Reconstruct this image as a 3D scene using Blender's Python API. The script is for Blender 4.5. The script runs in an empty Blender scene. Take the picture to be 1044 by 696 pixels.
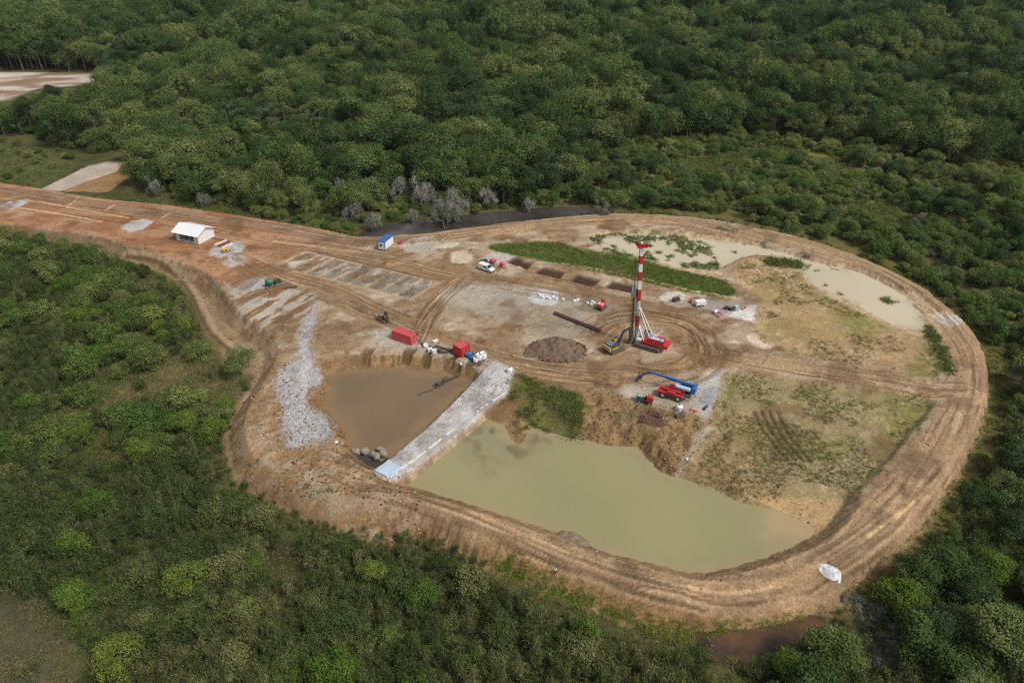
import bpy, math, random
import numpy as np
from mathutils import Vector, Matrix

R = math.radians
C = bpy.context.scene.collection
scene = bpy.context.scene

# ------------------------------------------------------------------ camera
PITCH, CAM_H, F = R(33.0), 95.0, 696.0
cam_d = bpy.data.cameras.new('camera')
cam = bpy.data.objects.new('camera', cam_d)
C.objects.link(cam)
cam.location = (0, 0, CAM_H)
cam.rotation_euler = (R(90) - PITCH, 0, 0)
cam_d.sensor_fit = 'HORIZONTAL'
cam_d.sensor_width = 36.0
cam_d.lens = 36.0 * F / 1044.0
cam_d.clip_start, cam_d.clip_end = 1.0, 6000.0
scene.camera = cam

# ------------------------------------------------------------------ light
SUN_EL, SUN_AZ = R(52), R(120)          # azimuth clockwise from +Y
sd_ = Vector((math.sin(SUN_AZ) * math.cos(SUN_EL), math.cos(SUN_AZ) * math.cos(SUN_EL), math.sin(SUN_EL)))
sun_d = bpy.data.lights.new('sun', 'SUN')
sun_d.energy, sun_d.angle, sun_d.color = 1.5, R(11), (1.0, 0.95, 0.88)
sun = bpy.data.objects.new('sun', sun_d)
C.objects.link(sun)
sun.location = (60, -40, 160)
sun.rotation_euler = (-sd_).to_track_quat('-Z', 'Y').to_euler()
world = bpy.data.worlds.new('World')
scene.world = world
world.use_nodes = True
wn, wl = world.node_tree.nodes, world.node_tree.links
wn.clear()
w_out = wn.new('ShaderNodeOutputWorld')
w_bg = wn.new('ShaderNodeBackground')
w_sky = wn.new('ShaderNodeTexSky')
w_hsv = wn.new('ShaderNodeHueSaturation')
w_sky.sky_type = 'NISHITA'
w_sky.sun_disc = False
w_sky.sun_elevation = SUN_EL
w_sky.sun_rotation = SUN_AZ
w_sky.air_density, w_sky.dust_density = 1.0, 3.0
w_hsv.inputs['Saturation'].default_value = 0.35      # overcast: a greyer sky
w_bg.inputs['Strength'].default_value = 0.078
wl.new(w_sky.outputs[0], w_hsv.inputs['Color'])
wl.new(w_hsv.outputs[0], w_bg.inputs['Color'])
wl.new(w_bg.outputs[0], w_out.inputs['Surface'])
vs = scene.view_settings
vs.view_transform = 'Standard'
vs.look = 'None'
vs.exposure = 0.60
vs.gamma = 1.0
vs.use_curve_mapping = False
scene.render.engine = 'CYCLES'
scene.cycles.use_denoising = False
scene.cycles.filter_width = 1.15
scene.cycles.max_bounces = 6
scene.cycles.diffuse_bounces = 3
scene.cycles.glossy_bounces = 2
scene.cycles.transmission_bounces = 3

# ------------------------------------------------------------------ helpers
rng = np.random.default_rng(7)
random.seed(7)


def at(px, py, z=0.0):
    """ground point of a photograph pixel, at height z"""
    a = (px - 522.0) / F
    b = (348.0 - py) / F
    dy = math.cos(PITCH) + b * math.sin(PITCH)
    dz = -math.sin(PITCH) + b * math.cos(PITCH)
    t = (z - CAM_H) / dz
    return (a * t, dy * t)


def to_px(X, Y, Z):
    v = Z - CAM_H
    zc = Y * math.cos(PITCH) - v * math.sin(PITCH)
    yc = Y * math.sin(PITCH) + v * math.cos(PITCH)
    zc = np.maximum(zc, 1e-3)
    return 522 + F * X / zc, 348 - F * yc / zc, zc


def W(pts, z=0.0, smooth=0, closed=True):
    p = np.array([at(x, y, z) for x, y in pts])
    return smooth_poly(p, smooth, closed) if smooth else p


def smooth_poly(p, n, closed=True):
    out = []
    m = len(p)
    rng_i = range(m if closed else m - 1)
    for i in rng_i:
        if closed:
            a, b, c, d = p[i - 1], p[i], p[(i + 1) % m], p[(i + 2) % m]
        else:
            a, b, c, d = p[max(i - 1, 0)], p[i], p[i + 1], p[min(i + 2, m - 1)]
        for k in range(n):
            t = k / n
            out.append(0.5 * ((2 * b) + (-a + c) * t + (2 * a - 5 * b + 4 * c - d) * t * t + (-a + 3 * b - 3 * c + d) * t ** 3))
    if not closed:
        out.append(p[-1])
    return np.array(out)


def hash2(ix, iy, seed):
    h = (ix.astype(np.int64) * 374761393 + iy.astype(np.int64) * 668265263 + seed * 974711) & 0xFFFFFFFF
    h = ((h ^ (h >> 13)) * 1274126177) & 0xFFFFFFFF
    h = (h ^ (h >> 16)) & 0xFFFF
    return h.astype(np.float32) / 65535.0


def vnoise(X, Y, seed=0):
    ix, iy = np.floor(X), np.floor(Y)
    fx, fy = X - ix, Y - iy
    fx = fx * fx * (3 - 2 * fx)
    fy = fy * fy * (3 - 2 * fy)
    a, b = hash2(ix, iy, seed), hash2(ix + 1, iy, seed)
    c, d = hash2(ix, iy + 1, seed), hash2(ix + 1, iy + 1, seed)
    return (a * (1 - fx) + b * fx) * (1 - fy) + (c * (1 - fx) + d * fx) * fy


def fbm(X, Y, scale, octv=4, seed=0, ang=0.0, sx=1.0):
    c, s = math.cos(ang), math.sin(ang)
    U, V = (X * c + Y * s) / (scale * sx), (-X * s + Y * c) / scale
    out, amp, tot = 0, 1.0, 0
    for o in range(octv):
        out = out + amp * vnoise(U, V, seed + o * 17)
        tot += amp
        amp *= 0.55
        U, V = U * 2.03 + 5.3, V * 2.03 + 1.7
    return out / tot


def sstep(a, b, x):
    t = np.clip((x - a) / (b - a), 0, 1)
    return t * t * (3 - 2 * t)


def sdf(poly, X, Y, far=14.0):
    """signed distance (negative inside), clipped to far away from the bounding box"""
    shp = X.shape
    x, y = X.ravel(), Y.ravel()
    out = np.full(x.shape, far, np.float32)
    lo, hi = poly.min(0) - far, poly.max(0) + far
    sel = np.where((x > lo[0]) & (x < hi[0]) & (y > lo[1]) & (y < hi[1]))[0]
    if len(sel) == 0:
        return out.reshape(shp)
    xs, ys = x[sel], y[sel]
    d2 = np.full(xs.shape, 1e12)
    ins = np.zeros(xs.shape, bool)
    for i in range(len(poly)):
        ax, ay = poly[i - 1]
        bx, by = poly[i]
        ex, ey = bx - ax, by - ay
        L = ex * ex + ey * ey
        if L < 1e-9:
            continue
        t = np.clip(((xs - ax) * ex + (ys - ay) * ey) / L, 0, 1)
        d2 = np.minimum(d2, (xs - ax - t * ex) ** 2 + (ys - ay - t * ey) ** 2)
        if ay != by:
            ins ^= ((ay > ys) != (by > ys)) & (xs < (bx - ax) * (ys - ay) / (by - ay) + ax)
    d = np.sqrt(d2)
    out[sel] = np.where(ins, -d, np.minimum(d, far))
    return out.reshape(shp)


def along(line, X, Y, far=12.0):
    """(distance along, signed lateral offset) to a polyline; lateral = far when away"""
    shp = X.shape
    x, y = X.ravel(), Y.ravel()
    S, O = np.zeros(x.shape), np.full(x.shape, far)
    lo, hi = line.min(0) - far, line.max(0) + far
    sel = np.where((x > lo[0]) & (x < hi[0]) & (y > lo[1]) & (y < hi[1]))[0]
    if len(sel) == 0:
        return S.reshape(shp), O.reshape(shp)
    xs, ys = x[sel], y[sel]
    best = np.full(xs.shape, far * far)
    s_, o_ = np.zeros(xs.shape), np.full(xs.shape, far)
    acc = 0.0
    for i in range(len(line) - 1):
        ax, ay = line[i]
        ex, ey = line[i + 1] - line[i]
        L = math.hypot(ex, ey)
        if L < 1e-6:
            continue
        t = np.clip(((xs - ax) * ex + (ys - ay) * ey) / (L * L), 0, 1)
        dx, dy = xs - ax - t * ex, ys - ay - t * ey
        d2 = dx * dx + dy * dy
        m = d2 < best
        sgn = np.sign(ex * dy - ey * dx)
        best = np.where(m, d2, best)
        s_ = np.where(m, acc + t * L, s_)
        o_ = np.where(m, np.sqrt(d2) * sgn, o_)
        acc += L
    S[sel], O[sel] = s_, o_
    return S.reshape(shp), O.reshape(shp)


def S(r, g, b):
    v = np.array([r, g, b]) / 255.0
    return np.where(v <= 0.04045, v / 12.92, ((v + 0.055) / 1.055) ** 2.4)


def nodes_of(m):
    m.use_nodes = True
    return m.node_tree.nodes, m.node_tree.links, m.node_tree.nodes['Principled BSDF']


MATS = {}


def paint_mat(name, rgb, rough=0.5, metal=0.0, wear=0.25, scale=3.0, dirt=(0.25, 0.18, 0.11), dirt_amt=0.35, spec=0.5):
    """painted or plain surface with dust, fading and a little bump"""
    if name in MATS:
        return MATS[name]
    m = bpy.data.materials.new(name)
    n, l, b = nodes_of(m)
    tc = n.new('ShaderNodeTexCoord')
    n1 = n.new('ShaderNodeTexNoise')
    n1.inputs['Scale'].default_value = scale
    n1.inputs['Detail'].default_value = 6
    n2 = n.new('ShaderNodeTexNoise')
    n2.inputs['Scale'].default_value = scale * 0.35
    n2.inputs['Detail'].default_value = 3
    l.new(tc.outputs['Object'], n1.inputs['Vector'])
    l.new(tc.outputs['Object'], n2.inputs['Vector'])
    r1 = n.new('ShaderNodeMapRange')
    r1.inputs[1].default_value, r1.inputs[2].default_value = 0.48, 0.75
    r1.inputs[3].default_value, r1.inputs[4].default_value = 0.0, dirt_amt
    l.new(n1.outputs['Fac'], r1.inputs[0])
    mx = n.new('ShaderNodeMix')
    mx.data_type = 'RGBA'
    mx.inputs['A'].default_value = (*rgb, 1)
    mx.inputs['B'].default_value = (*[min(1, c * (1 + wear) + 0.03 * wear) for c in rgb], 1)
    l.new(n2.outputs['Fac'], mx.inputs['Factor'])
    m2 = n.new('ShaderNodeMix')
    m2.data_type = 'RGBA'
    m2.inputs['B'].default_value = (*dirt, 1)
    l.new(r1.outputs[0], m2.inputs['Factor'])
    l.new(mx.outputs['Result'], m2.inputs['A'])
    l.new(m2.outputs['Result'], b.inputs['Base Color'])
    b.inputs['Roughness'].default_value = rough
    b.inputs['Metallic'].default_value = metal
    b.inputs['Specular IOR Level'].default_value = spec
    bp = n.new('ShaderNodeBump')
    bp.inputs['Strength'].default_value = 0.15
    bp.inputs['Distance'].default_value = 0.02
    l.new(n1.outputs['Fac'], bp.inputs['Height'])
    l.new(bp.outputs[0], b.inputs['Normal'])
    MATS[name] = m
    return m


def tag(o, label=None, cat=None, group=None, kind=None):
    if label:
        o['label'] = label
    if cat:
        o['category'] = cat
    if group:
        o['group'] = group
    if kind:
        o['kind'] = kind
    return o


def empty(name, loc, rz=0.0, label=None, cat=None, group=None):
    o = bpy.data.objects.new(name, None)
    C.objects.link(o)
    o.location = loc
    o.rotation_euler = (0, 0, rz)
    o.empty_display_size = 0.3
    return tag(o, label, cat, group)
# ------------------------------------------------------------------ layout of the site (traced on the ground plane)
WL_BROWN, WL_GREEN, WL_PALE, WL_RIVER, LOW = -2.5, -2.6, -1.0, -3.6, -3.3
P_PLAT = W([(-60, 178), (0, 186), (45, 193), (100, 202), (170, 209), (250, 221), (320, 232), (365, 241), (405, 240), (440, 238), (480, 232),
            (530, 226), (590, 220), (640, 218), (690, 220), (740, 226), (800, 238), (850, 252), (905, 275), (950, 300), (985, 330),
            (1001, 360), (1004, 395), (992, 435), (970, 475), (935, 522), (900, 553), (862, 580), (845, 592), (805, 601), (760, 608),
            (700, 607), (650, 598), (587, 578), (535, 557), (483, 534), (430, 514), (385, 512), (340, 506), (300, 490), (262, 468),
            (250, 440), (254, 415), (270, 388), (284, 358), (272, 336), (245, 318), (229, 297), (211, 277), (166, 259), (110, 243),
            (60, 234), (0, 227), (-60, 220)], 0, 3)
P_BROWN = W([(337, 381), (358, 377), (381, 375), (415, 375), (440, 379), (452, 376), (464, 384), (482, 389), (470, 401), (440, 431), (420, 449),
             (398, 468), (386, 478), (372, 473), (359, 461), (354, 444), (337, 424), (331, 409), (331, 390)], WL_BROWN, 2)
P_GREEN = W([(462, 420), (494, 427), (514, 433), (520, 445), (531, 452), (542, 436), (558, 440), (577, 445), (595, 447), (609, 452), (625, 455),
             (650, 455), (659, 466), (668, 477), (680, 483), (696, 488), (720, 495), (738, 502), (755, 511), (790, 520), (814, 530),
             (831, 539), (826, 547), (786, 566), (734, 581), (700, 584), (680, 579), (635, 567), (600, 556), (573, 545), (532, 531),
             (487, 517), (431, 500), (391, 483), (408, 466), (434, 444)], WL_GREEN, 2)
P_BEACH = W([(765, 505), (800, 509), (830, 510), (860, 511), (850, 526), (832, 546), (815, 533), (790, 520)], WL_GREEN, 2)
P_ERODE = W([(592, 398), (640, 411), (690, 424), (714, 430), (708, 458), (692, 482), (670, 476), (656, 455), (605, 448), (588, 432)], -1.2, 2)
P_PALE = W([(600, 243), (640, 238), (700, 242), (733, 245), (782, 253), (832, 268), (871, 276), (904, 291), (928, 307), (942, 331), (937, 336),
            (914, 332), (891, 321), (865, 306), (838, 296), (825, 286), (813, 275), (782, 262), (757, 263), (743, 270), (728, 275),
            (690, 272), (655, 264), (625, 258)], WL_PALE, 2)
P_RIVER = W([(360, 243), (385, 230), (440, 223), (500, 216), (560, 211), (605, 211), (628, 215), (600, 221), (530, 229), (480, 235), (440, 239), (395, 244)], WL_RIVER, 2)
P_MOAT = W([(725, 652), (745, 643), (770, 642), (800, 636), (825, 629), (846, 634), (842, 645), (815, 652), (790, 664), (760, 672), (735, 664)], WL_RIVER, 2)
P_CAUSE = W([(505, 370), (524, 379), (517, 401), (498, 415), (480, 431), (452, 453), (425, 475), (404, 490), (392, 489), (380, 480), (398, 467),
             (440, 431), (470, 402), (485, 388)], -0.8)
P_RAMP = W([(320, 308), (326, 311), (322, 330), (319, 343), (318, 362), (326, 374), (334, 388), (317, 395), (314, 410), (333, 418), (343, 438),
            (334, 449), (312, 455), (291, 456), (284, 428), (287, 415), (280, 400), (282, 377), (301, 366), (303, 337)], 0, 2)
P_GREYPAD = W([(452, 296), (490, 287), (540, 292), (600, 303), (640, 315), (625, 330), (590, 345), (560, 346), (520, 330), (480, 322), (450, 312)], 0, 3)
P_SLAB_E = W([(690, 302), (711, 306), (728, 306), (749, 308.5), (773, 311.5), (768, 328), (753, 325), (737, 320), (723, 315), (700, 312)], 0)
P_SLAB_S = W([(640, 386), (697, 379), (736, 377), (732, 399), (722, 427), (711, 424), (678, 419), (645, 412), (632, 400)], 0)
P_SLABBLUE = W([(716, 395), (730, 393), (726, 414), (712, 413)], 0)
P_STRIP = W([(500, 249), (560, 246), (590, 253), (640, 262), (700, 275), (735, 284), (748, 293), (745, 303), (700, 297), (640, 284), (590, 273), (540, 263), (505, 256)], 0, 2)
P_WETGRASS = W([(612, 238), (660, 233), (680, 240), (672, 258), (640, 262), (615, 252)], 0, 2)
P_SE = W([(740, 381), (800, 385), (860, 392), (920, 400), (955, 409), (936, 438), (902, 478), (872, 506), (850, 514), (828, 536), (790, 518), (740, 500), (705, 484), (706, 462), (728, 440)], 0, 2)
P_NE = W([(748, 268), (782, 262), (815, 277), (840, 298), (890, 322), (935, 340), (946, 345), (968, 378), (930, 386), (860, 372), (800, 356), (768, 340), (775, 310), (752, 292)], 0, 2)
P_DITCH = W([(95, 243), (150, 263), (197, 285), (214, 312), (236, 348), (262, 360), (284, 350), (272, 338), (240, 318), (224, 292), (204, 276), (160, 260), (110, 245)], LOW, 2)
P_DITCH2 = W([(60, 236), (150, 258), (215, 280), (236, 305), (250, 325), (285, 352), (262, 382), (225, 372), (205, 330), (186, 295), (140, 268), (80, 250)], LOW, 2)
P_SPOIL = W([(270, 345), (300, 400), (345, 470), (400, 500), (430, 530), (395, 552), (350, 528), (300, 500), (255, 478), (240, 440), (240, 405), (262, 378)], -1.2, 2)
P_LEFTCONC = W([(40, 193), (85, 172), (104, 164), (128, 164), (119, 175), (62, 195)], LOW, 1)
P_LEFTBANK = W([(62, 195), (119, 175), (128, 166), (132, 180), (110, 196)], LOW, 1)
P_FARBARE = W([(-120, 72), (0, 74), (60, 74.5), (112, 75.5), (108, 82), (75, 87), (40, 90), (0, 103), (-120, 110)], LOW, 1)
P_SWAMP = W([(-60, 142), (0, 145), (40, 152), (78, 160), (70, 178), (40, 190), (0, 186), (-60, 176)], LOW, 2)
P_CLEAR_SW = W([(-60, 610), (30, 612), (65, 650), (72, 720), (-60, 760)], LOW, 2)
P_TRACK_W = W([(40, 432), (85, 408), (140, 384), (200, 366), (235, 372), (250, 395), (200, 405), (150, 412), (95, 428), (55, 445)], LOW, 2)
P_GRASS_MID = W([(660, 172), (720, 160), (790, 150), (850, 158), (900, 200), (930, 238), (860, 232), (800, 205), (730, 190)], LOW, 2)
P_BEDS = [at(311, 257), at(446, 288), at(428, 306), at(280, 271)]
PLOTS = [W(q, 0) for q in ([(516, 266), (524, 262), (541, 268), (538, 274)], [(544, 277), (553, 272), (575, 277), (570, 283)],
                           [(580, 285), (589, 279.5), (611, 285), (604, 291.5)], [(616, 292), (624, 286), (647, 290.5), (643, 297.5)])]
RIG = np.array(at(652, 348))

R_DIKE = W([(400, 246), (450, 241), (500, 235), (545, 230), (590, 226), (640, 223), (700, 227), (760, 237), (830, 253), (890, 275), (935, 301),
            (966, 329), (984, 360), (988, 390), (976, 428), (955, 466), (925, 505), (890, 540), (850, 568), (800, 590), (740, 598), (690, 594),
            (640, 583), (590, 566), (535, 544), (480, 521), (430, 503), (380, 492), (330, 470)], 0, 4, False)
R_ACC = W([(-60, 196), (0, 205), (100, 221), (180, 229), (260, 246), (330, 256), (400, 268), (450, 281), (500, 288), (560, 297), (640, 312), (690, 324)], 0, 4, False)
R_ACC2 = W([(-60, 186), (0, 193), (100, 209), (200, 222), (280, 232), (370, 247), (410, 245)], 0, 4, False)
R_MID = W([(985, 400), (945, 398), (890, 388), (830, 378), (780, 370), (735, 362), (700, 352)], 0, 4, False)
R_SOUTH = W([(240, 262), (290, 285), (340, 300), (390, 322), (440, 345), (500, 366), (560, 380), (620, 384), (690, 376), (735, 362)], 0, 4, False)
R_CROSS = W([(476, 282), (455, 300), (436, 322), (425, 345)], 0, 4, False)
R_NORTH = W([(400, 268), (440, 262), (480, 262), (520, 270)], 0, 4, False)
R_SLABROAD = W([(500, 366), (545, 384), (600, 392), (650, 408)], 0, 4, False)
R_BENCH = W([(500, 565), (560, 589), (610, 609), (660, 626), (720, 640)], -2.8, 4, False)
ROADS = {'dike': (R_DIKE, 4.6), 'access': (R_ACC, 5.0), 'access2': (R_ACC2, 3.2), 'mid': (R_MID, 3.6), 'south': (R_SOUTH, 4.5), 'cross': (R_CROSS, 3.2)}
RUTS = [(W([(a, 418), (a + 8, 436), (a + 20, 452), (a + 34, 466 + k)], -0.6, 4, False)) for k, a in enumerate((769, 777, 785, 793))]


def mixc(col, w, c):
    w = np.clip(w, 0, 1)[..., None]
    return col * (1 - w) + np.asarray(c) * w


def two(a, b, t):
    t = np.clip(t, 0, 1)[..., None]
    return np.asarray(a) * (1 - t) + np.asarray(b) * t


def terrain(X, Y):
    n8 = fbm(X, Y, 9, 4, 1)
    n3 = fbm(X, Y, 2.6, 4, 2)
    n1 = fbm(X, Y, 0.9, 3, 3)
    n20 = fbm(X, Y, 24, 4, 4)
    wob = (n3 - 0.5) * 3.0 + (n1 - 0.5) * 0.9
    D = {}
    for k, p in (('plat', P_PLAT), ('brown', P_BROWN), ('green', P_GREEN), ('pale', P_PALE), ('river', P_RIVER), ('moat', P_MOAT), ('cause', P_CAUSE),
                 ('ramp', P_RAMP), ('pad', P_GREYPAD), ('slabe', P_SLAB_E), ('slabs', P_SLAB_S), ('blue', P_SLABBLUE), ('strip', P_STRIP), ('wet', P_WETGRASS),
                 ('se', P_SE), ('ne', P_NE), ('ditch', P_DITCH), ('ditch2', P_DITCH2), ('spoil', P_SPOIL), ('lconc', P_LEFTCONC), ('lbank', P_LEFTBANK),
                 ('far', P_FARBARE), ('swamp', P_SWAMP), ('csw', P_CLEAR_SW), ('trackw', P_TRACK_W), ('gmid', P_GRASS_MID)):
        D[k] = sdf(p, X, Y)
    # ---------------- heights
    h = LOW + (n20 - 0.5) * 0.7 + (n3 - 0.5) * 0.3
    plat = D['plat'] + wob * 0.35
    ring_ = np.vstack([P_PLAT, P_PLAT[:1]])
    ps, po = along(ring_, X, Y, 9.0)
    gull = np.abs(fbm(ps / 1.5, po / 9.0, 1.0, 3, 9) - 0.5) * 2
    gcol = fbm(ps / 0.9, po / 5.0, 1.0, 3, 11)
    southb = sstep(at(870, 575)[0] + 6, at(845, 592)[0] - 6, X) * sstep(at(560, 470)[1], at(560, 500)[1], Y - .12 * (X + 40))
    southb = np.maximum(southb, sstep(at(330, 430)[0], at(290, 430)[0], X) * sstep(at(250, 372)[1], at(250, 392)[1], Y))
    h = np.maximum(h, 0.0 - np.maximum(plat, 0) * (0.80 + (0.32 - .22 * sstep(-20, -30, X)) * gull + .9 * (1 - southb) * sstep(-30, -10, X)) + (n3 - 0.5) * 0.12 * sstep(2, -4, plat))
    roadS, roadO, roadW = {}, {}, {}
    for k, (ln, w) in ROADS.items():
        s, o = along(ln, X, Y)
        roadS[k], roadO[k] = s, o
        roadW[k] = sstep(w + 1.2, w - 1.0, np.abs(o) + wob * 0.35)
    h = h + sstep(0, 1.6, -D['se'] + wob * 0.3) * (-0.95 + (n3 - 0.5) * 0.25)
    h = h + sstep(0, 3, -D['ne'] + wob * 0.3) * (-0.55 + (n3 - 0.5) * 0.25)
    h = h + roadW['dike'] * 0.3 + roadW['mid'] * 0.15
    h = h + sstep(0, 2.0, -D['strip']) * -0.45
    # ponds: cut to the water with their own bank slope
    wc = (n3 - 0.5) * 1.6 + (n1 - 0.5) * 0.8
    sl = 0.75 + 0.7 * fbm(X, Y, 5, 2, 21)
    soft_w = sstep(-52, -38, X) * 1.0
    k_b = 0.45 + 0.6 * sstep(at(335, 400)[0], at(362, 400)[0], X + (n8 - .5) * 6)
    h = np.minimum(h, WL_BROWN + np.maximum((D['brown'] + wc * 0.5) * k_b, (D['brown'] + wc * .5) * 0.45) + 0.03)
    bd = sdf(P_BEACH, X, Y)
    h = np.minimum(h, WL_GREEN + .10 + np.maximum(bd + wc * .25, 0) * .95 + np.minimum(bd, 0) * -.02 + (n3 - .5) * .15)
    k_g = 0.85
    shallow = sstep(10, 0, np.hypot(X - at(512, 424)[0], Y - at(512, 424)[1]) - 9)
    k_g = k_g * (1 - shallow) + 0.22 * shallow
    h = np.minimum(h, WL_GREEN + (D['green'] + wc * 0.5) * np.where(D['green'] > 0, k_g, 0.4) + 0.02)
    south = sstep(-2, 4, at(800, 280)[1] - Y + 0.25 * (X - at(800, 280)[0]) * -1.0)
    k_p = 0.75 * (1 - south) + 0.10 * south
    h = np.minimum(h, WL_PALE + (D['pale'] + wc) * np.where(D['pale'] > 0, k_p, 0.18) + 0.02)
    h = np.minimum(h, WL_RIVER + (D['river'] + wc * 0.6) * np.where(D['river'] > 0, 0.8, 0.5))
    h = np.minimum(h, WL_RIVER + 0.3 + (D['moat'] + wc * 0.6) * np.where(D['moat'] > 0, 0.5, 0.4))
    er_ = sstep(1, -2, sdf(P_ERODE, X, Y))
    h = h + er_ * ((n3 - .5) * 1.3 + (n1 - .5) * .5) * sstep(0, 2, D['green'])
    rb_ = np.vstack([P_BROWN, P_BROWN[:1]])
    b_s, b_o = along(rb_, X, Y, 9.0)
    h = h - sstep(.52, .66, fbm(b_s / 1.4, b_o / 7.0, 1.0, 2, 152)) * .5 * sstep(.2, 1.2, D['brown']) * sstep(6.5, 4, D['brown']) * sstep(at(345, 400)[0], at(365, 400)[0], X)
    # causeway
    cw = sstep(1.4, 0.0, D['cause'] + wob * 0.12)
    t = np.clip((Y - at(395, 487, -1)[1]) / (at(512, 372)[1] - at(395, 487, -1)[1]), 0, 1)
    ch = -0.9 + 0.9 * sstep(0.6, 1.0, t) + 0.5 * sstep(0.2, 0.0, t) + (n1 - 0.5) * 0.12
    h = np.where(D['cause'] < 5, np.maximum(h, ch - np.maximum(D['cause'] + wob * 0.12, 0) * 2.2), h)
    # ramp of crushed stone on the west, gently down to the pond
    rp = sstep(1.5, -1, D['ramp'] + wob * 0.3)
    yy = sstep(at(310, 450)[1], at(320, 320)[1], Y)
    rh = -1.3 + 1.4 * yy + (n1 - 0.5) * 0.18
    h = h * (1 - rp) + np.maximum(h, rh) * rp
    # the bank terrace between ramp and pond, spoil lumps on the west
    sp = sstep(2, -3, D['spoil'])
    h = h + sp * ((n3 - 0.5) * 0.9 + (n1 - 0.5) * 0.35) * sstep(.5, 3.5, D['cause']) * sstep(.5, 3, D['brown']) * (1 - rp)
    h = h - sstep(1, -3, D['ditch']) * 0.5
    # drying beds: recessed cells with earth ridges between them
    A, B, Cc, Dd = [np.array(q) for q in P_BEDS]
    u0, v0 = B - A, Dd - A
    det = u0[0] * v0[1] - u0[1] * v0[0]
    px, py = X - A[0], Y - A[1]
    U = (px * v0[1] - py * v0[0]) / det
    V = (u0[0] * py - u0[1] * px) / det
    inb = (U > 0) & (U < 1) & (V > 0) & (V < 1)
    cell = np.abs(((U * 9 + (n1 - .5) * 0.12) % 1.0) - 0.5) * 2
    bed = sstep(0.92, 0.76, cell) * sstep(0.0, 0.05, V + (n1 - .5) * .04) * sstep(1.0, 0.93, V) * inb
    bedrim = sstep(-0.03, 0.0, U) * sstep(1.03, 1.0, U) * sstep(-0.1, -0.02, V) * sstep(1.1, 1.02, V)
    h = h - bed * 0.45 + bedrim * (1 - bed) * 0.15
    for q in PLOTS:
        h = h - sstep(0.8, -0.8, sdf(q, X, Y)) * 0.9
    # tyre ruts
    streak = np.zeros(X.shape)
    deep = np.zeros(X.shape)
    for k, (ln, w) in ROADS.items():
        st = fbm(roadS[k] / 14.0, roadO[k] * 2.1 + 0.25 * np.sin(roadS[k] * 0.11), 1.0, 3, 40 + len(k))
        streak = np.where(roadW[k] > 0.15, st, streak)
        deep = np.maximum(deep, roadW[k] * sstep(0.55, 0.68, st))
    rx, ry = X - RIG[0] - 2, Y - RIG[1] + 1
    rr = np.hypot(rx, ry * 1.06) + (n8 - 0.5) * 3
    th = np.arctan2(ry, rx)
    ring = sstep(8.5, 11, rr) * sstep(22, 17, rr) * sstep(-0.95, -0.6, np.cos(th - 0.35))
    rst = fbm(th * 1.6 + 9, rr * 1.25, 1.0, 3, 77)
    for q in (R_SLABROAD, R_NORTH):
        s, o = along(q, X, Y)
        w_ = sstep(4.0, 2.0, np.abs(o) + wob * .5)
        st = fbm(s / 8, o * 1.3, 1, 3, 88)
        streak = np.where(w_ > 0.3, st, streak)
    streak = np.where(ring > 0.3, rst, streak)
    deep = np.maximum(deep, ring * sstep(0.5, 0.66, rst) * 3.0)
    for q in RUTS:
        s, o = along(q, X, Y)
        deep = np.maximum(deep, 2.6 * sstep(0.55, 0.15, np.abs(o) + (n1 - .5) * .3))
    dry = (h > LOW + 1.6)
    h = h - deep * 0.07 * dry + (n1 - 0.5) * 0.10
    # mound of dug-out earth is its own thing; low lumps here and there on the yard
    h = h + sstep(0.66, 0.8, n3) * 0.25 * dry * (np.abs(D['plat']) > 3)

    # ---------------- colours (the soils' own colours)
    col = two(S(70, 74, 42), S(92, 90, 56), sstep(0.35, 0.65, n8))
    col = mixc(col, sstep(0.5, 0.7, n3) * 0.6, S(64, 62, 36))
    soil = two(S(150, 124, 96), S(172, 152, 128), sstep(0.35, 0.65, n8))
    soil = mixc(soil, sstep(0.5, 0.72, n3) * 0.6, S(128, 98, 68))
    soil = mixc(soil, sstep(0.55, 0.75, fbm(X, Y, 5, 4, 31, 0.4, 2.5)) * 0.7, S(184, 168, 146))
    pw = sstep(5.5, 4.0, plat + wob * 0.4 + 2.6 * (1 - southb) * sstep(-30, -10, X))
    col = mixc(col, pw, soil)
    zone = np.where(pw > 0.5, 1, 0)
    fl = fbm(X, Y, 1.5, 3, 141, 0.5, 2.6)
    col = mixc(col, pw * sstep(.60, .68, fl) * sstep(.45, .6, n8) * .55, S(200, 188, 170))
    col = mixc(col, pw * sstep(.40, .33, fl) * sstep(.55, .4, n8) * .5, S(110, 82, 56))
    # bank faces: raw yellow-brown cut earth
    bank = sstep(0.4, 1.4, plat) * sstep(6.0, 4.2, plat + wob * .4)
    bcol = two(S(148, 118, 82), S(112, 88, 62), sstep(0.42, 0.70, gcol))
    bcol = mixc(bcol, sstep(.55, .7, n3) * .5, S(168, 140, 104))
    bank2 = sstep(0.3, 1.2, plat) * sstep(5.0, 3.2, plat + wob * .4)
    col = mixc(col, bank * 0.9 * southb, bcol)
    outs = sstep(.6, 1.8, plat + wob * .3) * (1 - southb) * sstep(-30, -10, X)
    col = mixc(col, outs * .9, two(S(96, 96, 52), S(122, 108, 70), n3))
    westb = sstep(at(262, 360)[0] + 6, at(240, 330)[0], X) * sstep(at(260, 372)[1], at(255, 355)[1], Y)
    col = mixc(col, westb * sstep(.1, .8, plat + wob * .3) * sstep(4.2, 2.2, plat + wob * .6) * .75, two(S(108, 84, 62), S(138, 114, 86), n3))
    col = mixc(col, bank * southb * sstep(-18, -30, X) * .7, two(S(150, 124, 94), S(118, 96, 74), n3))
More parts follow.
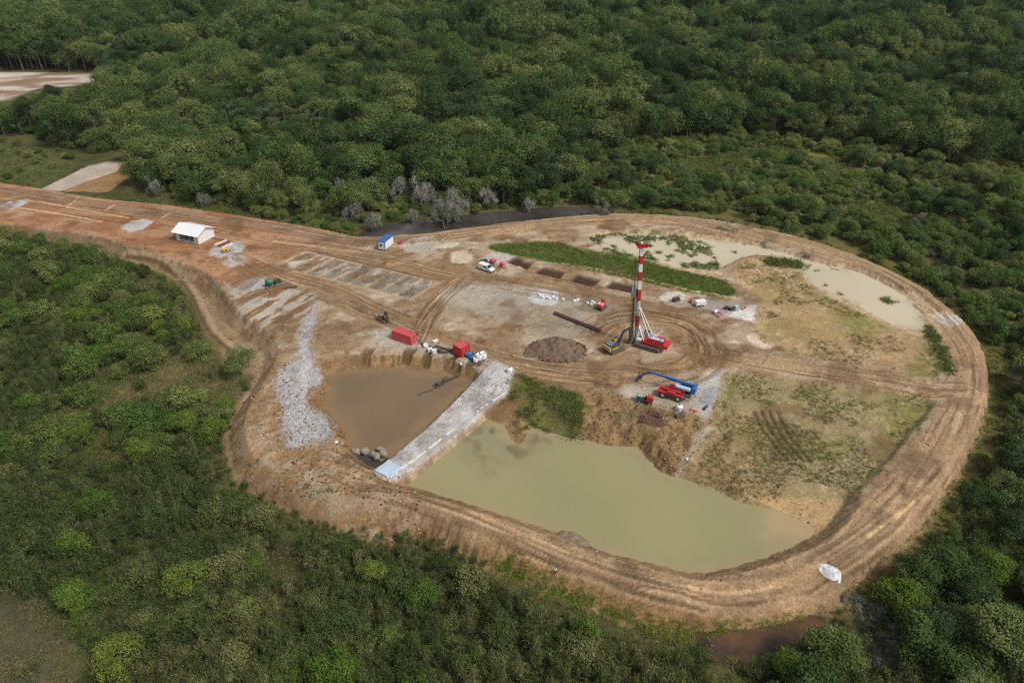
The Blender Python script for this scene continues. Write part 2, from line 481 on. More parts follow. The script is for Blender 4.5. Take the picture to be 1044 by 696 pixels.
    # left road: orange laterite
    orange = sstep(at(430, 268)[0], at(250, 244)[0], X) * sstep(at(300, 300)[1] - 6, at(300, 285)[1] + 4, Y) * sstep(.8, -.6, plat + wob * .3)
    oc = two(S(152, 102, 68), S(176, 136, 104), sstep(0.35, 0.65, fbm(X, Y, 4, 4, 61, -0.25, 3)))
    col = mixc(col, orange * 0.85, oc)
    s2, o2 = along(R_ACC2, X, Y)
    grey = sstep(3.2, 2.2, np.abs(o2) + wob * .2) * (X < at(375, 245)[0])
    col = mixc(col, grey * 0.75, S(142, 118, 98))
    edge = sstep(0.5, 0.15, np.abs(np.abs(o2) - 3.0) + (n1 - .5) * .3) * (X < at(375, 245)[0])
    col = mixc(col, edge * 0.5, S(96, 72, 52))
    for (a, b) in (((71, 209), (80, 201)), ((108, 214), (116, 209)), ((165, 222), (175, 216))):
        s, o = along(W([a, b], 0), X, Y)
        col = mixc(col, sstep(0.7, 0.3, np.abs(o)), S(204, 178, 140))
    for q in ([(-20, 200), (40, 206), (95, 216), (130, 222)], [(20, 212), (60, 218), (104, 226)], [(280, 246), (330, 252), (360, 257)]):
        s, o = along(W(q, 0, 3, False), X, Y)
        col = mixc(col, sstep(0.75, 0.3, np.abs(o) + (n1 - .5) * .5) * 0.75, S(214, 186, 152))
    # dike road and inner roads
    dk = two(S(176, 146, 114), S(160, 131, 101), sstep(0.35, 0.65, n8))
    col = mixc(col, roadW['dike'] * 0.85, dk)
    col = mixc(col, roadW['mid'] * 0.8, two(S(186, 160, 128), S(160, 130, 98), n8))
    for k in ('south', 'cross', 'access'):
        wgt = roadW[k] * (1 - orange)
        col = mixc(col, wgt * 0.75, two(S(150, 122, 90), S(124, 96, 66), sstep(.4, .6, n8)))
    # beds, pads
    pad = sstep(1.5, -2.5, D['pad'] + wob * 1.2)
    col = mixc(col, pad * 0.85, two(S(172, 164, 152), S(150, 138, 120), sstep(0.4, 0.65, n8)))
    col = mixc(col, bedrim * (1 - bed) * 0.85, S(182, 160, 132))
    cellid = np.floor(U * 9)
    bc = two(S(138, 118, 96), S(142, 135, 125), sstep(1.5, 3.2, cellid + n3))
    bc = mixc(bc, sstep(0.6, 0.75, fbm(X, Y, 1.6, 3, 71, 0.9, 3)), S(176, 172, 166))
    bc = mixc(bc, sstep(0.55, 0.75, n3) * 0.7, S(98, 84, 68))
    col = mixc(col, bed, bc)
    col = mixc(col, sstep(1.5, .5, np.abs(U - .5) * 2) * sstep(-.16, -.1, V) * sstep(-.03, -.07, V) * (U > 0) * (U < 1.05), S(112, 92, 72))
    whit = two(S(196, 194, 192), S(168, 164, 158), sstep(0.35, 0.7, n3))
    col = mixc(col, sstep(0.8, -0.6, D['slabe'] + wob * 0.3), two(S(216, 216, 214), S(190, 188, 184), n3))
    slabs = sstep(1.6, -1.4, D['slabs'] + wob * 0.6)
    col = mixc(col, slabs * 0.85, two(S(186, 178, 168), S(166, 152, 136), sstep(.4, .6, n8)))
    sx = at(715, 400)[0]
    col = mixc(col, slabs * sstep(sx - 4, sx + 1, X) * 0.8, two(S(204, 202, 202), S(180, 176, 172), n3))
    col = mixc(col, sstep(0.5, -0.8, D['blue'] + wob * .3) * 0.8, S(146, 150, 160))
    ramp = sstep(0.5, -0.9, D['ramp'] + wob * 0.7 + .6)
    rc = two(S(188, 188, 190), S(160, 160, 162), sstep(0.3, 0.7, n1))
    rc = mixc(rc, sstep(0.5, 0.7, n3) * 0.5, S(206, 206, 208))
    col = mixc(col, ramp * 0.92, rc)
    yard = sstep(2, -3, sdf(W([(228, 290), (260, 280), (300, 286), (326, 304), (318, 320), (285, 330), (262, 335), (240, 320)], 0), X, Y))
    stripes = fbm(X, Y, 1.4, 3, 91, 1.0, 6)
    col = mixc(col, yard * 0.85, two(S(182, 174, 164), S(132, 100, 70), sstep(0.48, 0.58, stripes)))
    padc = sstep(2, -2, sdf(W([(376, 340), (395, 333), (430, 345), (500, 366), (490, 376), (460, 366), (430, 358), (390, 356)], 0), X, Y) + wob * .4)
    col = mixc(col, padc * 0.7, S(184, 178, 168))
    # white patches and puddle pans
    for (cx, cy, r, c) in ((14, 208, 4.6, S(190, 190, 196)), (140, 229, 4.6, S(196, 194, 194)), (727, 355, 2.6, S(214, 190, 156)), (776, 347, 3.2, S(226, 206, 186)),
                           (748, 352, 1.6, S(220, 200, 174)), (715, 378, 1.6, S(220, 198, 168)), (966, 324, 3.4, S(204, 200, 200)), (232, 254, 5.5, S(186, 184, 184)),
                           (240, 266, 3.4, S(190, 184, 178)), (262, 290, 3.6, S(178, 180, 186)), (430, 250, 6, S(178, 170, 158)), (470, 262, 4, S(206, 192, 170)),
                           (555, 303, 4, S(196, 196, 200)), (690, 305, 4, S(216, 208, 196)), (300, 268, 2, S(200, 190, 180)), (510, 264, 5, S(186, 180, 174))):
        x0, y0 = at(cx, cy)
        d = np.hypot(X - x0, (Y - y0) * 0.9) - r + wob * 0.9
        col = mixc(col, sstep(0.6, -0.6, d) * 0.85, c)
    for q in ([(885, 548), (905, 531)], [(908, 532), (930, 512)]):
        s, o = along(W(q, 0), X, Y)
        col = mixc(col, sstep(.6, .2, np.abs(o)) * .8, S(222, 190, 140))
    # pond margins: wet brown earth above the water, sand on the flat side
    for k, wl, c in (('brown', WL_BROWN, S(138, 108, 74)), ('green', WL_GREEN, S(152, 124, 88)), ('pale', WL_PALE, S(196, 172, 140))):
        near = sstep(5.5, 2.5, D[k] + wob * .5) * (h < -0.25 if k != 'pale' else h < -0.1)
        rough = two(c, np.asarray(c) * 0.72, sstep(0.4, 0.7, fbm(X, Y, 1.1, 3, 101)))
        nn = near * (D['cause'] > 1.5) * (1 - ramp)
        col = mixc(col, nn * 0.85, rough)
    er = sstep(1, -1.5, D['green'] * 0 + sdf(P_ERODE, X, Y) + wob * .6)
    col = mixc(col, er * .9, two(S(152, 122, 86), S(112, 90, 64), sstep(.42, .66, fbm(X, Y, 1.5, 3, 151, 1.1, 2.5))))
    col = mixc(col, er * sstep(.52, .64, n8 * .5 + n3 * .5) * .55, S(112, 106, 62))
    s, o = along(W([(722, 440), (712, 452), (704, 466), (694, 482)], -1.5, 4, False), X, Y)
    col = mixc(col, sstep(1.3, .3, np.abs(o) + wob * .8) * .45, S(190, 182, 170))
    rbr = np.vstack([P_BROWN, P_BROWN[:1]])
    bs, bo = along(rbr, X, Y, 9.0)
    slot = fbm(bs / 1.4, bo / 7.0, 1.0, 2, 152)
    bb = sstep(.2, 1.0, D['brown']) * sstep(6.5, 4.5, D['brown']) * (D['cause'] > 1) * sstep(at(345, 400)[0], at(365, 400)[0], X)
    col = mixc(col, bb * sstep(.52, .66, slot) * .8, S(84, 66, 44))
    col = mixc(col, bb * sstep(.46, .3, slot) * .5, S(166, 138, 92))
    # south-east field: dry grass and bare patches
    se = sstep(1.5, -2, D['se'] + wob * .5)
    sec = two(S(154, 138, 104), S(124, 120, 68), sstep(0.42, 0.66, n8 * .6 + n3 * .4))
    sec = mixc(sec, sstep(at(800, 440)[0], at(735, 440)[0], X) * sstep(at(760, 400)[1], at(760, 450)[1], Y) * .8, S(152, 128, 94))
    sec = mixc(sec, sstep(0.6, 0.75, n3) * .5, S(176, 160, 130))
    col = mixc(col, se, sec)
    ne = sstep(1.5, -2, D['ne'] + wob * .5)
    nec = two(S(172, 144, 110), S(158, 136, 96), sstep(0.4, 0.6, n8))
    nec = mixc(nec, sstep(0.55, 0.7, n3) * .5, S(190, 170, 140))
    nec = mixc(nec, sstep(0.45, 0.6, n8 * .5 + n3 * .5) * sstep(at(850, 340)[0], at(900, 350)[0], X) * .8, S(118, 122, 60))
    col = mixc(col, ne, nec)
    sand = sstep(.8, -.8, bd + wob * .3)
    col = mixc(col, sand * .95, two(S(190, 160, 120), S(176, 146, 106), n3))
    # green strip, wet grass
    col = mixc(col, sstep(1, -1, D['strip'] + wob * .4), two(S(72, 90, 34), S(98, 112, 46), n3))
    s, o = along(W([(575, 268), (640, 280), (700, 294), (748, 303)], 0, 3, False), X, Y)
    col = mixc(col, sstep(1.4, .5, np.abs(o) + wob * .3) * .85, S(206, 186, 130))
    wetm = sstep(1, -1, D['wet'] + wob * .5)
    col = mixc(col, wetm * .8, two(S(92, 106, 48), S(186, 164, 140), sstep(.4, .6, n3)))
    for q in PLOTS:
        col = mixc(col, sstep(.8, -.6, sdf(q, X, Y) + wob * .2), two(S(84, 66, 52), S(62, 50, 42), n3))
    # green bank with weeds above the green pond
    wd = sdf(W([(525, 386), (560, 395), (590, 402), (598, 420), (588, 446), (560, 438), (535, 428), (520, 410)], -1.2, 2), X, Y)
    col = mixc(col, sstep(1, -2, wd + wob * .6) * .85, two(S(70, 86, 34), S(116, 108, 60), n3))
    # west spoil heap
    sp2 = sstep(3, -2, D['spoil'] + wob * .5) * (1 - ramp) * (D['cause'] > 1) * (D['brown'] > 1)
    col = mixc(col, sp2 * .9, two(S(150, 120, 86), S(166, 146, 122), sstep(.4, .65, n3)))
    # old ditch on the west and the foot of the bank
    d2 = sstep(2, -3, D['ditch2'] + wob * .5) * (plat > 1.5)
    col = mixc(col, d2 * .85, two(S(156, 132, 104), S(134, 114, 76), sstep(.4, .6, n8)))
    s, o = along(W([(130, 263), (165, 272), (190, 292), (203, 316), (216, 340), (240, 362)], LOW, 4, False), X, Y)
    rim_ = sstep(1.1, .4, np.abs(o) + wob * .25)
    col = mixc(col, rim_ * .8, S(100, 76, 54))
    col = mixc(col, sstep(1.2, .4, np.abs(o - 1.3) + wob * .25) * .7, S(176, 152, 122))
    # bench at the foot of the south bank
    s, o = along(R_BENCH, X, Y)
    col = mixc(col, sstep(2.2, .8, np.abs(o) + wob * .3) * .7, S(158, 124, 86))
    # tyre streaks: packed darker mud and dry pale ridges
    for k, (ln, w) in ROADS.items():
        o, s_ = roadO[k], roadS[k]
        near = np.abs(o) < w
        for j, off in enumerate((-2.6, -1.1, .5, 1.9, 3.0)):
            mo = o - off * w / 4.2 - 1.2 * (vnoise(s_ / 17.0, s_ * 0, 200 + j) - .5) - .5 * (vnoise(s_ / 5.0, s_ * 0, 210 + j) - .5)
            amt = sstep(.45, .7, vnoise(s_ / 11.0 + j * 7, s_ * 0, 220 + j)) * near * roadW[k] * dry * (1 - bed)
            col = mixc(col, amt * sstep(.42, .15, np.abs(mo)) * .6, S(112, 86, 62))
            col = mixc(col, amt * sstep(.35, .12, np.abs(mo - .6)) * .45, S(192, 166, 136))
    for k, offs in (('dike', (-1.5, .3, 1.2)), ('mid', (-.9, .9)), ('south', (-1.6, .2))):
        o, s_ = roadO[k], roadS[k]
        for j, off in enumerate(offs):
            mo = o - off - .9 * (vnoise(s_ / 26.0, s_ * 0, 230 + j // 2) - .5)
            am = sstep(.25, .5, vnoise(s_ / 15.0 + j * 3, s_ * 0, 240 + j)) * roadW[k] * dry
            col = mixc(col, am * sstep(.34, .12, np.abs(mo)) * .55, S(206, 176, 140) if j % 2 else S(112, 86, 62))
    on = np.maximum.reduce([roadW[k] for k in ROADS] + [ring]) * dry * (1 - bed)
    on = on * (.25 + 1.3 * sstep(.38, .62, fbm(X, Y, 7, 3, 181)))
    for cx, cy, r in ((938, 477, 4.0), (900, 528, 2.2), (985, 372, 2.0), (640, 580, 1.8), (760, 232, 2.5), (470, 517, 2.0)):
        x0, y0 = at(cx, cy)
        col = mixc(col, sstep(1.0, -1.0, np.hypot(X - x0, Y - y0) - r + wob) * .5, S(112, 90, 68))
    col = col * (1 - (on * sstep(0.5, 0.62, streak) * 0.22)[..., None])
    col = col * (1 + (on * sstep(0.45, 0.33, streak) * 0.2)[..., None])
    col = mixc(col, ring * .5, S(136, 108, 78))
    col = mixc(col, ring * sstep(.52, .62, rst) * .6, S(98, 74, 50))
    col = mixc(col, ring * sstep(.42, .34, rst) * .5, S(178, 150, 118))
    damp = pw * sstep(.60, .70, fbm(X, Y, 11, 4, 171)) * (np.abs(plat) > 2)
    col = mixc(col, damp * .6, S(114, 88, 62))
    for q in RUTS:
        s, o = along(q, X, Y)
        col = mixc(col, sstep(.6, .2, np.abs(o) + (n1 - .5) * .3) * .8, S(92, 70, 50))
    # causeway: crushed white stone
    cc = two(S(196, 194, 194), S(166, 160, 156), sstep(.35, .7, n3))
    ctr = sstep(.5, .65, fbm(X, Y, 1.3, 3, 123, math.atan2(*(np.array(at(512, 372)) - np.array(at(395, 487)))[::-1]), 9))
    cc = mixc(cc, ctr * .35, S(140, 134, 128))
    col = mixc(col, sstep(.6, -.5, D['cause'] + wob * .15), cc)
    # outlying ground
    out = (plat > 6)
    sw = sstep(2, -3, D['swamp'] + wob) * out
    col = mixc(col, sw * .9, two(S(74, 84, 42), S(104, 104, 62), n3))
    col = mixc(col, sstep(1, -.5, D['lbank'] + wob * .4) * (plat > 2) * .9, two(S(146, 106, 70), S(168, 140, 100), n3))
    col = mixc(col, sstep(.4, -.4, D['lconc']) * (plat > 0.4), S(186, 172, 160))
    fb = sstep(2, -2, D['far'])
    fs = fbm(X, Y, 7, 3, 131, 0.1, 5)
    col = mixc(col, fb, two(S(146, 122, 100), S(206, 196, 188), sstep(.42, .6, fs)))
    col = mixc(col, sstep(3, -4, D['csw'] + wob) * .8, two(S(76, 75, 56), S(98, 95, 76), n3))
    tw = sstep(2, -4, D['trackw'] + wob * 1.5)
    col = mixc(col, tw * .7, two(S(120, 108, 66), S(146, 122, 84), n3))
    col = mixc(col, sstep(4, -6, D['gmid'] + wob * 2) * .8, two(S(112, 112, 60), S(132, 124, 76), n8))
    # ---------------- zones (which piece of the setting a face belongs to)
    zone = np.zeros(X.shape, np.int32)
    zone[plat < 3] = 1
    zone[D['se'] < 0] = 2
    zone[D['ne'] < 0] = 2
    zone[(plat > 0.3) & (plat < 5)] = 3
    for k in ('brown', 'green', 'pale'):
        zone[(D[k] < 3.2) & (h < -0.5) & (plat < 2)] = 4
    zone[(roadW['access'] > .5) | (roadW['access2'] > .5)] = 5
    zone[roadW['mid'] > .5] = 5
    zone[roadW['dike'] > .5] = 6
    zone[D['ramp'] < 0] = 7
    zone[(D['slabe'] < 0) | (D['slabs'] < 0)] = 8
    zone[D['cause'] < 0.6] = 9
    zone[D['lconc'] < 0] = 10
    col = np.clip(col * np.array([0.91, 0.91, 0.875]), 0.005, 0.9)
    return h, col, zone, D, plat


def ground_mat():
    m = bpy.data.materials.new('earth')
    n, l, b = nodes_of(m)
    at_ = n.new('ShaderNodeAttribute')
    at_.attribute_name = 'soil'
    tc = n.new('ShaderNodeTexCoord')
    fac = []
    for sc_, det in ((0.55, 6), (2.2, 8), (0.08, 4), (6.5, 2)):
        t = n.new('ShaderNodeTexNoise')
        t.inputs['Scale'].default_value = sc_
        t.inputs['Detail'].default_value = det
        t.inputs['Roughness'].default_value = 0.65
        l.new(tc.outputs['Object'], t.inputs['Vector'])
        fac.append(t)
    prev = at_.outputs['Color']
    for t, lo, hi in ((fac[0], 0.84, 1.16), (fac[1], 0.72, 1.30), (fac[2], 0.86, 1.16), (fac[3], 0.74, 1.26)):
        r = n.new('ShaderNodeMapRange')
        r.inputs[1].default_value, r.inputs[2].default_value = 0.3, 0.7
        r.inputs[3].default_value, r.inputs[4].default_value = lo, hi
        l.new(t.outputs['Fac'], r.inputs[0])
        vm = n.new('ShaderNodeVectorMath')
        vm.operation = 'SCALE'
        l.new(prev, vm.inputs[0])
        l.new(r.outputs[0], vm.inputs['Scale'])
        prev = vm.outputs[0]
    l.new(prev, b.inputs['Base Color'])
    b.inputs['Roughness'].default_value = 0.95
    b.inputs['Specular IOR Level'].default_value = 0.15
    bp = n.new('ShaderNodeBump')
    bp.inputs['Strength'].default_value = 0.7
    bp.inputs['Distance'].default_value = 0.12
    ad = n.new('ShaderNodeMath')
    ad.operation = 'ADD'
    l.new(fac[0].outputs['Fac'], ad.inputs[0])
    l.new(fac[1].outputs['Fac'], ad.inputs[1])
    l.new(ad.outputs[0], bp.inputs['Height'])
    l.new(bp.outputs[0], b.inputs['Normal'])
    return m


M_EARTH = ground_mat()
ZONES = ['ground', 'dirt_yard', 'dry_field', 'embankment', 'pond_bank', 'dirt_road', 'dike_road', 'gravel_ramp', 'gravel_apron', 'gravel_causeway', 'concrete_road']


def make_grid_mesh(name, xs, ys, h, col, keep):
    nx, ny = len(xs), len(ys)
    X, Y = np.meshgrid(xs, ys)
    co = np.stack([X, Y, h], -1).reshape(-1, 3)
    iy, ix = np.where(keep)
    a = iy * nx + ix
    quads = np.stack([a, a + 1, a + 1 + nx, a + nx], -1)
    used, inv = np.unique(quads, return_inverse=True)
    quads = inv.reshape(-1, 4)
    me = bpy.data.meshes.new(name)
    me.vertices.add(len(used))
    me.vertices.foreach_set('co', co[used].ravel())
    me.loops.add(len(quads) * 4)
    me.loops.foreach_set('vertex_index', quads.ravel().astype(np.int32))
    me.polygons.add(len(quads))
    me.polygons.foreach_set('loop_start', (np.arange(len(quads)) * 4).astype(np.int32))
    me.polygons.foreach_set('use_smooth', np.ones(len(quads), bool))
    me.update(calc_edges=True)
    ca = me.color_attributes.new('soil', 'FLOAT_COLOR', 'POINT')
    cc = np.ones((len(used), 4), np.float32)
    cc[:, :3] = col.reshape(-1, 3)[used]
    ca.data.foreach_set('color', cc.ravel())
    # shared normals so the pieces join without a seam
    gy, gx = np.gradient(h, ys, xs)
    nm = np.stack([-gx, -gy, np.ones_like(h)], -1).reshape(-1, 3)
    nm /= np.linalg.norm(nm, axis=1)[:, None]
    me.normals_split_custom_set_from_vertices(nm[used].tolist())
    me.materials.append(M_EARTH)
    o = bpy.data.objects.new(name, me)
    C.objects.link(o)
    return tag(o, kind='structure')


GX0, GX1, GY0, GY1, GS = -240.0, 158.0, 54.0, 292.0, 0.34
gxs, gys = np.arange(GX0, GX1, GS), np.arange(GY0, GY1, GS)
GXm, GYm = np.meshgrid(gxs, gys)
GH, GC, GZ, GD, GPLAT = terrain(GXm, GYm)
fz = GZ[:-1, :-1]
for zi, zn in enumerate(ZONES):
    if (fz == zi).any():
        make_grid_mesh(zn, gxs, gys, GH, GC, fz == zi)
oxs, oys = np.arange(-1400, 1401, 5.0), np.arange(-100, 1500, 5.0)
OX, OY = np.meshgrid(oxs, oys)
OH, OC, _, _, _ = terrain(OX, OY)
cx_, cy_ = oxs[:-1] + 2.5, oys[:-1] + 2.5
CX, CY = np.meshgrid(cx_, cy_)
keep = ~((CX > GX0 + 4) & (CX < GX1 - 5) & (CY > GY0 + 4) & (CY < GY1 - 5))
make_grid_mesh('outlying_ground', oxs, oys, OH - 0.1, OC, keep)


def gh(x, y):
    """ground height"""
    fx, fy = (np.asarray(x) - GX0) / GS, (np.asarray(y) - GY0) / GS
    ix = np.clip(np.floor(fx).astype(int), 0, len(gxs) - 2)
    iy = np.clip(np.floor(fy).astype(int), 0, len(gys) - 2)
    tx, ty = np.clip(fx - ix, 0, 1), np.clip(fy - iy, 0, 1)
    v = (GH[iy, ix] * (1 - tx) + GH[iy, ix + 1] * tx) * (1 - ty) + (GH[iy + 1, ix] * (1 - tx) + GH[iy + 1, ix + 1] * tx) * ty
    inside = (fx > 0) & (fx < len(gxs) - 1) & (fy > 0) & (fy < len(gys) - 1)
    return np.where(inside, v, LOW)


def ground_at(px, py, guess=0.0):
    """point on the modelled ground under a photograph pixel"""
    z = guess
    for _ in range(8):
        x, y = at(px, py, z)
        z = float(gh(x, y))
    x, y = at(px, py, z)
    return Vector((x, y, z))


# ------------------------------------------------------------------ water
def water_mat(name, c1, c2, scale=0.05, rough=0.12, spec=0.5, c3=None):
    m = bpy.data.materials.new(name)
    n, l, b = nodes_of(m)
    tc = n.new('ShaderNodeTexCoord')
    t = n.new('ShaderNodeTexNoise')
    t.inputs['Scale'].default_value = scale
    t.inputs['Detail'].default_value = 5
    l.new(tc.outputs['Object'], t.inputs['Vector'])
    r = n.new('ShaderNodeMapRange')
    r.inputs[1].default_value, r.inputs[2].default_value = 0.35, 0.68
    l.new(t.outputs['Fac'], r.inputs[0])
    mx = n.new('ShaderNodeMix')
    mx.data_type = 'RGBA'
    mx.inputs['A'].default_value = (*c1, 1)
    mx.inputs['B'].default_value = (*c2, 1)
    l.new(r.outputs[0], mx.inputs['Factor'])
    av = n.new('ShaderNodeAttribute')
    av.attribute_name = 'silt'
    m2 = n.new('ShaderNodeMix')
    m2.data_type = 'RGBA'
    l.new(av.outputs['Alpha'], m2.inputs['Factor'])
    l.new(mx.outputs['Result'], m2.inputs['A'])
    l.new(av.outputs['Color'], m2.inputs['B'])
    l.new(m2.outputs['Result'], b.inputs['Base Color'])
    b.inputs['Roughness'].default_value = rough
    b.inputs['Specular IOR Level'].default_value = spec
    b.inputs['IOR'].default_value = 1.33
    w = n.new('ShaderNodeTexNoise')
    w.inputs['Scale'].default_value = 1.6
    w.inputs['Detail'].default_value = 3
    l.new(tc.outputs['Object'], w.inputs['Vector'])
    bp = n.new('ShaderNodeBump')
    bp.inputs['Strength'].default_value = 0.12
    bp.inputs['Distance'].default_value = 0.05
    l.new(w.outputs['Fac'], bp.inputs['Height'])
    l.new(bp.outputs[0], b.inputs['Normal'])
    return m


def water(name, poly, z, mat, grow=3.0, silt=None):
    c = poly.mean(0)
    d = sdf(poly, GXm, GYm)
    me = bpy.data.meshes.new(name)
    m = d[:-1, :-1] < grow
    nx = len(gxs)
    iy, ix = np.where(m)
    a = iy * nx + ix
    q = np.stack([a, a + 1, a + 1 + nx, a + nx], -1)
    used, inv = np.unique(q, return_inverse=True)
    vx = np.stack([GXm.ravel()[used], GYm.ravel()[used], np.full(len(used), z)], -1)
    me.from_pydata(vx.tolist(), [], inv.reshape(-1, 4).tolist())
    ca = me.color_attributes.new('silt', 'FLOAT_COLOR', 'POINT')
    vx4 = np.zeros((len(used), 4), np.float32)
    if silt is not None:
        vx4[:] = silt(GXm.ravel()[used], GYm.ravel()[used])
    ca.data.foreach_set('color', vx4.ravel())
    me.materials.append(mat)
    o = bpy.data.objects.new(name, me)
    C.objects.link(o)
    return tag(o, kind='structure')


def silt_green(x, y):
    o = np.zeros((len(x), 4))
    q = at(520, 440, WL_GREEN)
    w = sstep(17, 5, np.hypot(x - q[0], y - q[1]) + (fbm(x, y, 6, 3, 161) - .5) * 14)
    weed = w * sstep(.50, .62, fbm(x, y, 3.5, 4, 162))
    q = at(815, 530, WL_GREEN)
    t = sstep(13, 4, np.hypot(x - q[0], y - q[1]) + (fbm(x, y, 5, 3, 163) - .5) * 8)
    tan = np.maximum(t, sstep(-3.0, -.6, sdf(P_GREEN, x, y) + (fbm(x, y, 3, 3, 164) - .5) * 3) * .6)
    o[:, :3] = mixc(mixc(np.tile(S(140, 130, 104), (len(x), 1)), weed, S(96, 94, 66)), tan, S(172, 150, 112))
    o[:, 3] = np.clip(np.maximum(np.maximum(w * .6, weed * .8), tan * .85), 0, 1)
    return o


def silt_pale(x, y):
    o = np.zeros((len(x), 4))
    q = sdf(P_PALE, x, y)
    o[:, :3] = np.where((fbm(x, y, 6, 3, 165) > .5)[:, None], S(176, 168, 138), S(204, 186, 158))
    o[:, 3] = np.clip(sstep(-3, 0, q + (fbm(x, y, 4, 3, 166) - .5) * 4) * .7, 0, 1)
    return o


def silt_brown(x, y):
    o = np.zeros((len(x), 4))
    o[:, :3] = S(144, 118, 86)
    o[:, 3] = sstep(-4, -.3, sdf(P_BROWN, x, y) + (fbm(x, y, 4, 3, 167) - .5) * 4) * .6
    return o


water('brown_pond_water', P_BROWN, WL_BROWN, water_mat('brown_water', S(126, 106, 82), S(118, 100, 78)), silt=silt_brown)
water('green_pond_water', P_GREEN, WL_GREEN, water_mat('green_water', S(152, 146, 106), S(142, 139, 100), 0.03, 0.1), silt=silt_green)
water('pale_pond_water', P_PALE, WL_PALE, water_mat('pale_water', S(198, 186, 160), S(190, 178, 152), 0.04, .08), silt=silt_pale)
P_POOL = W([(360, 463), (372, 464), (381, 468), (388, 472), (394, 468), (386, 477), (380, 478), (372, 474)], WL_BROWN, 1)
water('dark_pool_water', P_POOL, WL_BROWN + .03, water_mat('dark_pool', S(72, 68, 64), S(60, 56, 52), .2, .08), .3)
water('river_water', P_RIVER, WL_RIVER, water_mat('dark_water', S(84, 80, 78), S(50, 46, 40), 0.06, 0.05, 0.8), 2.5)
water('moat_water', P_MOAT, WL_RIVER + 0.3, water_mat('moat_brown_water', S(104, 76, 54), S(60, 50, 42), 0.2, 0.08), 2.5)
# ------------------------------------------------------------------ plants
def leaf_mat(name, c_dark, c_mid, c_light, trans=0.25):
    m = bpy.data.materials.new(name)
    m.use_nodes = True
    n, l = m.node_tree.nodes, m.node_tree.links
    n.clear()
    out = n.new('ShaderNodeOutputMaterial')
    oi = n.new('ShaderNodeObjectInfo')
    tc = n.new('ShaderNodeTexCoord')
    at_ = n.new('ShaderNodeAttribute')
    at_.attribute_name = 'tint'
    ramp = n.new('ShaderNodeValToRGB')
    e = ramp.color_ramp.elements
    e[0].position, e[0].color = 0.0, (*c_dark, 1)
    e[1].position, e[1].color = 1.0, (*c_light, 1)
    k = e.new(0.5)
    k.color = (*c_mid, 1)
    # kinds grow in drifts: a broad noise over the site shifts the colour of whole groups
    nl_ = n.new('ShaderNodeTexNoise')
    nl_.inputs['Scale'].default_value = 0.016
    nl_.inputs['Detail'].default_value = 2
    l.new(oi.outputs['Location'], nl_.inputs['Vector'])
    rl_ = n.new('ShaderNodeMapRange')
    rl_.inputs[1].default_value, rl_.inputs[2].default_value = 0.35, 0.65
    rl_.inputs[3].default_value, rl_.inputs[4].default_value = -0.28, 0.28
    l.new(nl_.outputs['Fac'], rl_.inputs[0])
    ad_ = n.new('ShaderNodeMath')
    ad_.operation = 'ADD'
    ad_.use_clamp = True
    l.new(oi.outputs['Random'], ad_.inputs[0])
    l.new(rl_.outputs[0], ad_.inputs[1])
    l.new(ad_.outputs[0], ramp.inputs['Fac'])
    nz = n.new('ShaderNodeTexNoise')
    nz.inputs['Scale'].default_value = 0.45
    nz.inputs['Detail'].default_value = 3
    l.new(tc.outputs['Object'], nz.inputs['Vector'])
    r = n.new('ShaderNodeMapRange')
    r.inputs[1].default_value, r.inputs[2].default_value = 0.3, 0.7
    r.inputs[3].default_value, r.inputs[4].default_value = 0.75, 1.3
    l.new(nz.outputs['Fac'], r.inputs[0])
    mu = n.new('ShaderNodeMath')
    mu.operation = 'MULTIPLY'
    l.new(r.outputs[0], mu.inputs[0])
    l.new(at_.outputs['Fac'], mu.inputs[1])
    sc_ = n.new('ShaderNodeVectorMath')
    sc_.operation = 'SCALE'
    l.new(ramp.outputs['Color'], sc_.inputs[0])
    l.new(mu.outputs[0], sc_.inputs['Scale'])
    d = n.new('ShaderNodeBsdfDiffuse')
    t = n.new('ShaderNodeBsdfTranslucent')
    mx = n.new('ShaderNodeMixShader')
    mx.inputs[0].default_value = trans
    l.new(sc_.outputs[0], d.inputs['Color'])
    l.new(sc_.outputs[0], t.inputs['Color'])
    l.new(d.outputs[0], mx.inputs[1])
    l.new(t.outputs[0], mx.inputs[2])
    l.new(mx.outputs[0], out.inputs['Surface'])
    return m


M_LEAF = leaf_mat('leaf_forest', (0.055, 0.092, 0.034), (0.100, 0.154, 0.047), (0.190, 0.226, 0.078))
M_LEAF_BUSH = leaf_mat('leaf_bush', (0.088, 0.148, 0.038), (0.138, 0.192, 0.050), (0.235, 0.258, 0.084))
M_LEAF_OLIVE = leaf_mat('leaf_olive_shrub', (0.105, 0.155, 0.052), (0.158, 0.205, 0.068), (0.235, 0.262, 0.112))
M_LEAF_LIME = leaf_mat('leaf_lime', (0.100, 0.165, 0.034), (0.140, 0.205, 0.038), (0.185, 0.225, 0.050), 0.3)
M_LEAF_SCRUB = leaf_mat('leaf_scrub', (0.078, 0.112, 0.037), (0.114, 0.146, 0.048), (0.205, 0.210, 0.086))
M_LEAF_PALM = leaf_mat('leaf_palm', (0.095, 0.150, 0.070), (0.130, 0.175, 0.078), (0.19, 0.21, 0.11))
M_GRASS = leaf_mat('leaf_grass', (0.130, 0.185, 0.046), (0.175, 0.220, 0.060), (0.240, 0.255, 0.100), 0.35)
M_GRASSDRY = leaf_mat('leaf_dry_grass', (0.22, 0.205, 0.09), (0.31, 0.27, 0.14), (0.38, 0.32, 0.19), 0.35)
M_GRASSFRESH = leaf_mat('leaf_fresh_grass', (0.17, 0.24, 0.040), (0.215, 0.285, 0.05), (0.27, 0.31, 0.07), 0.35)
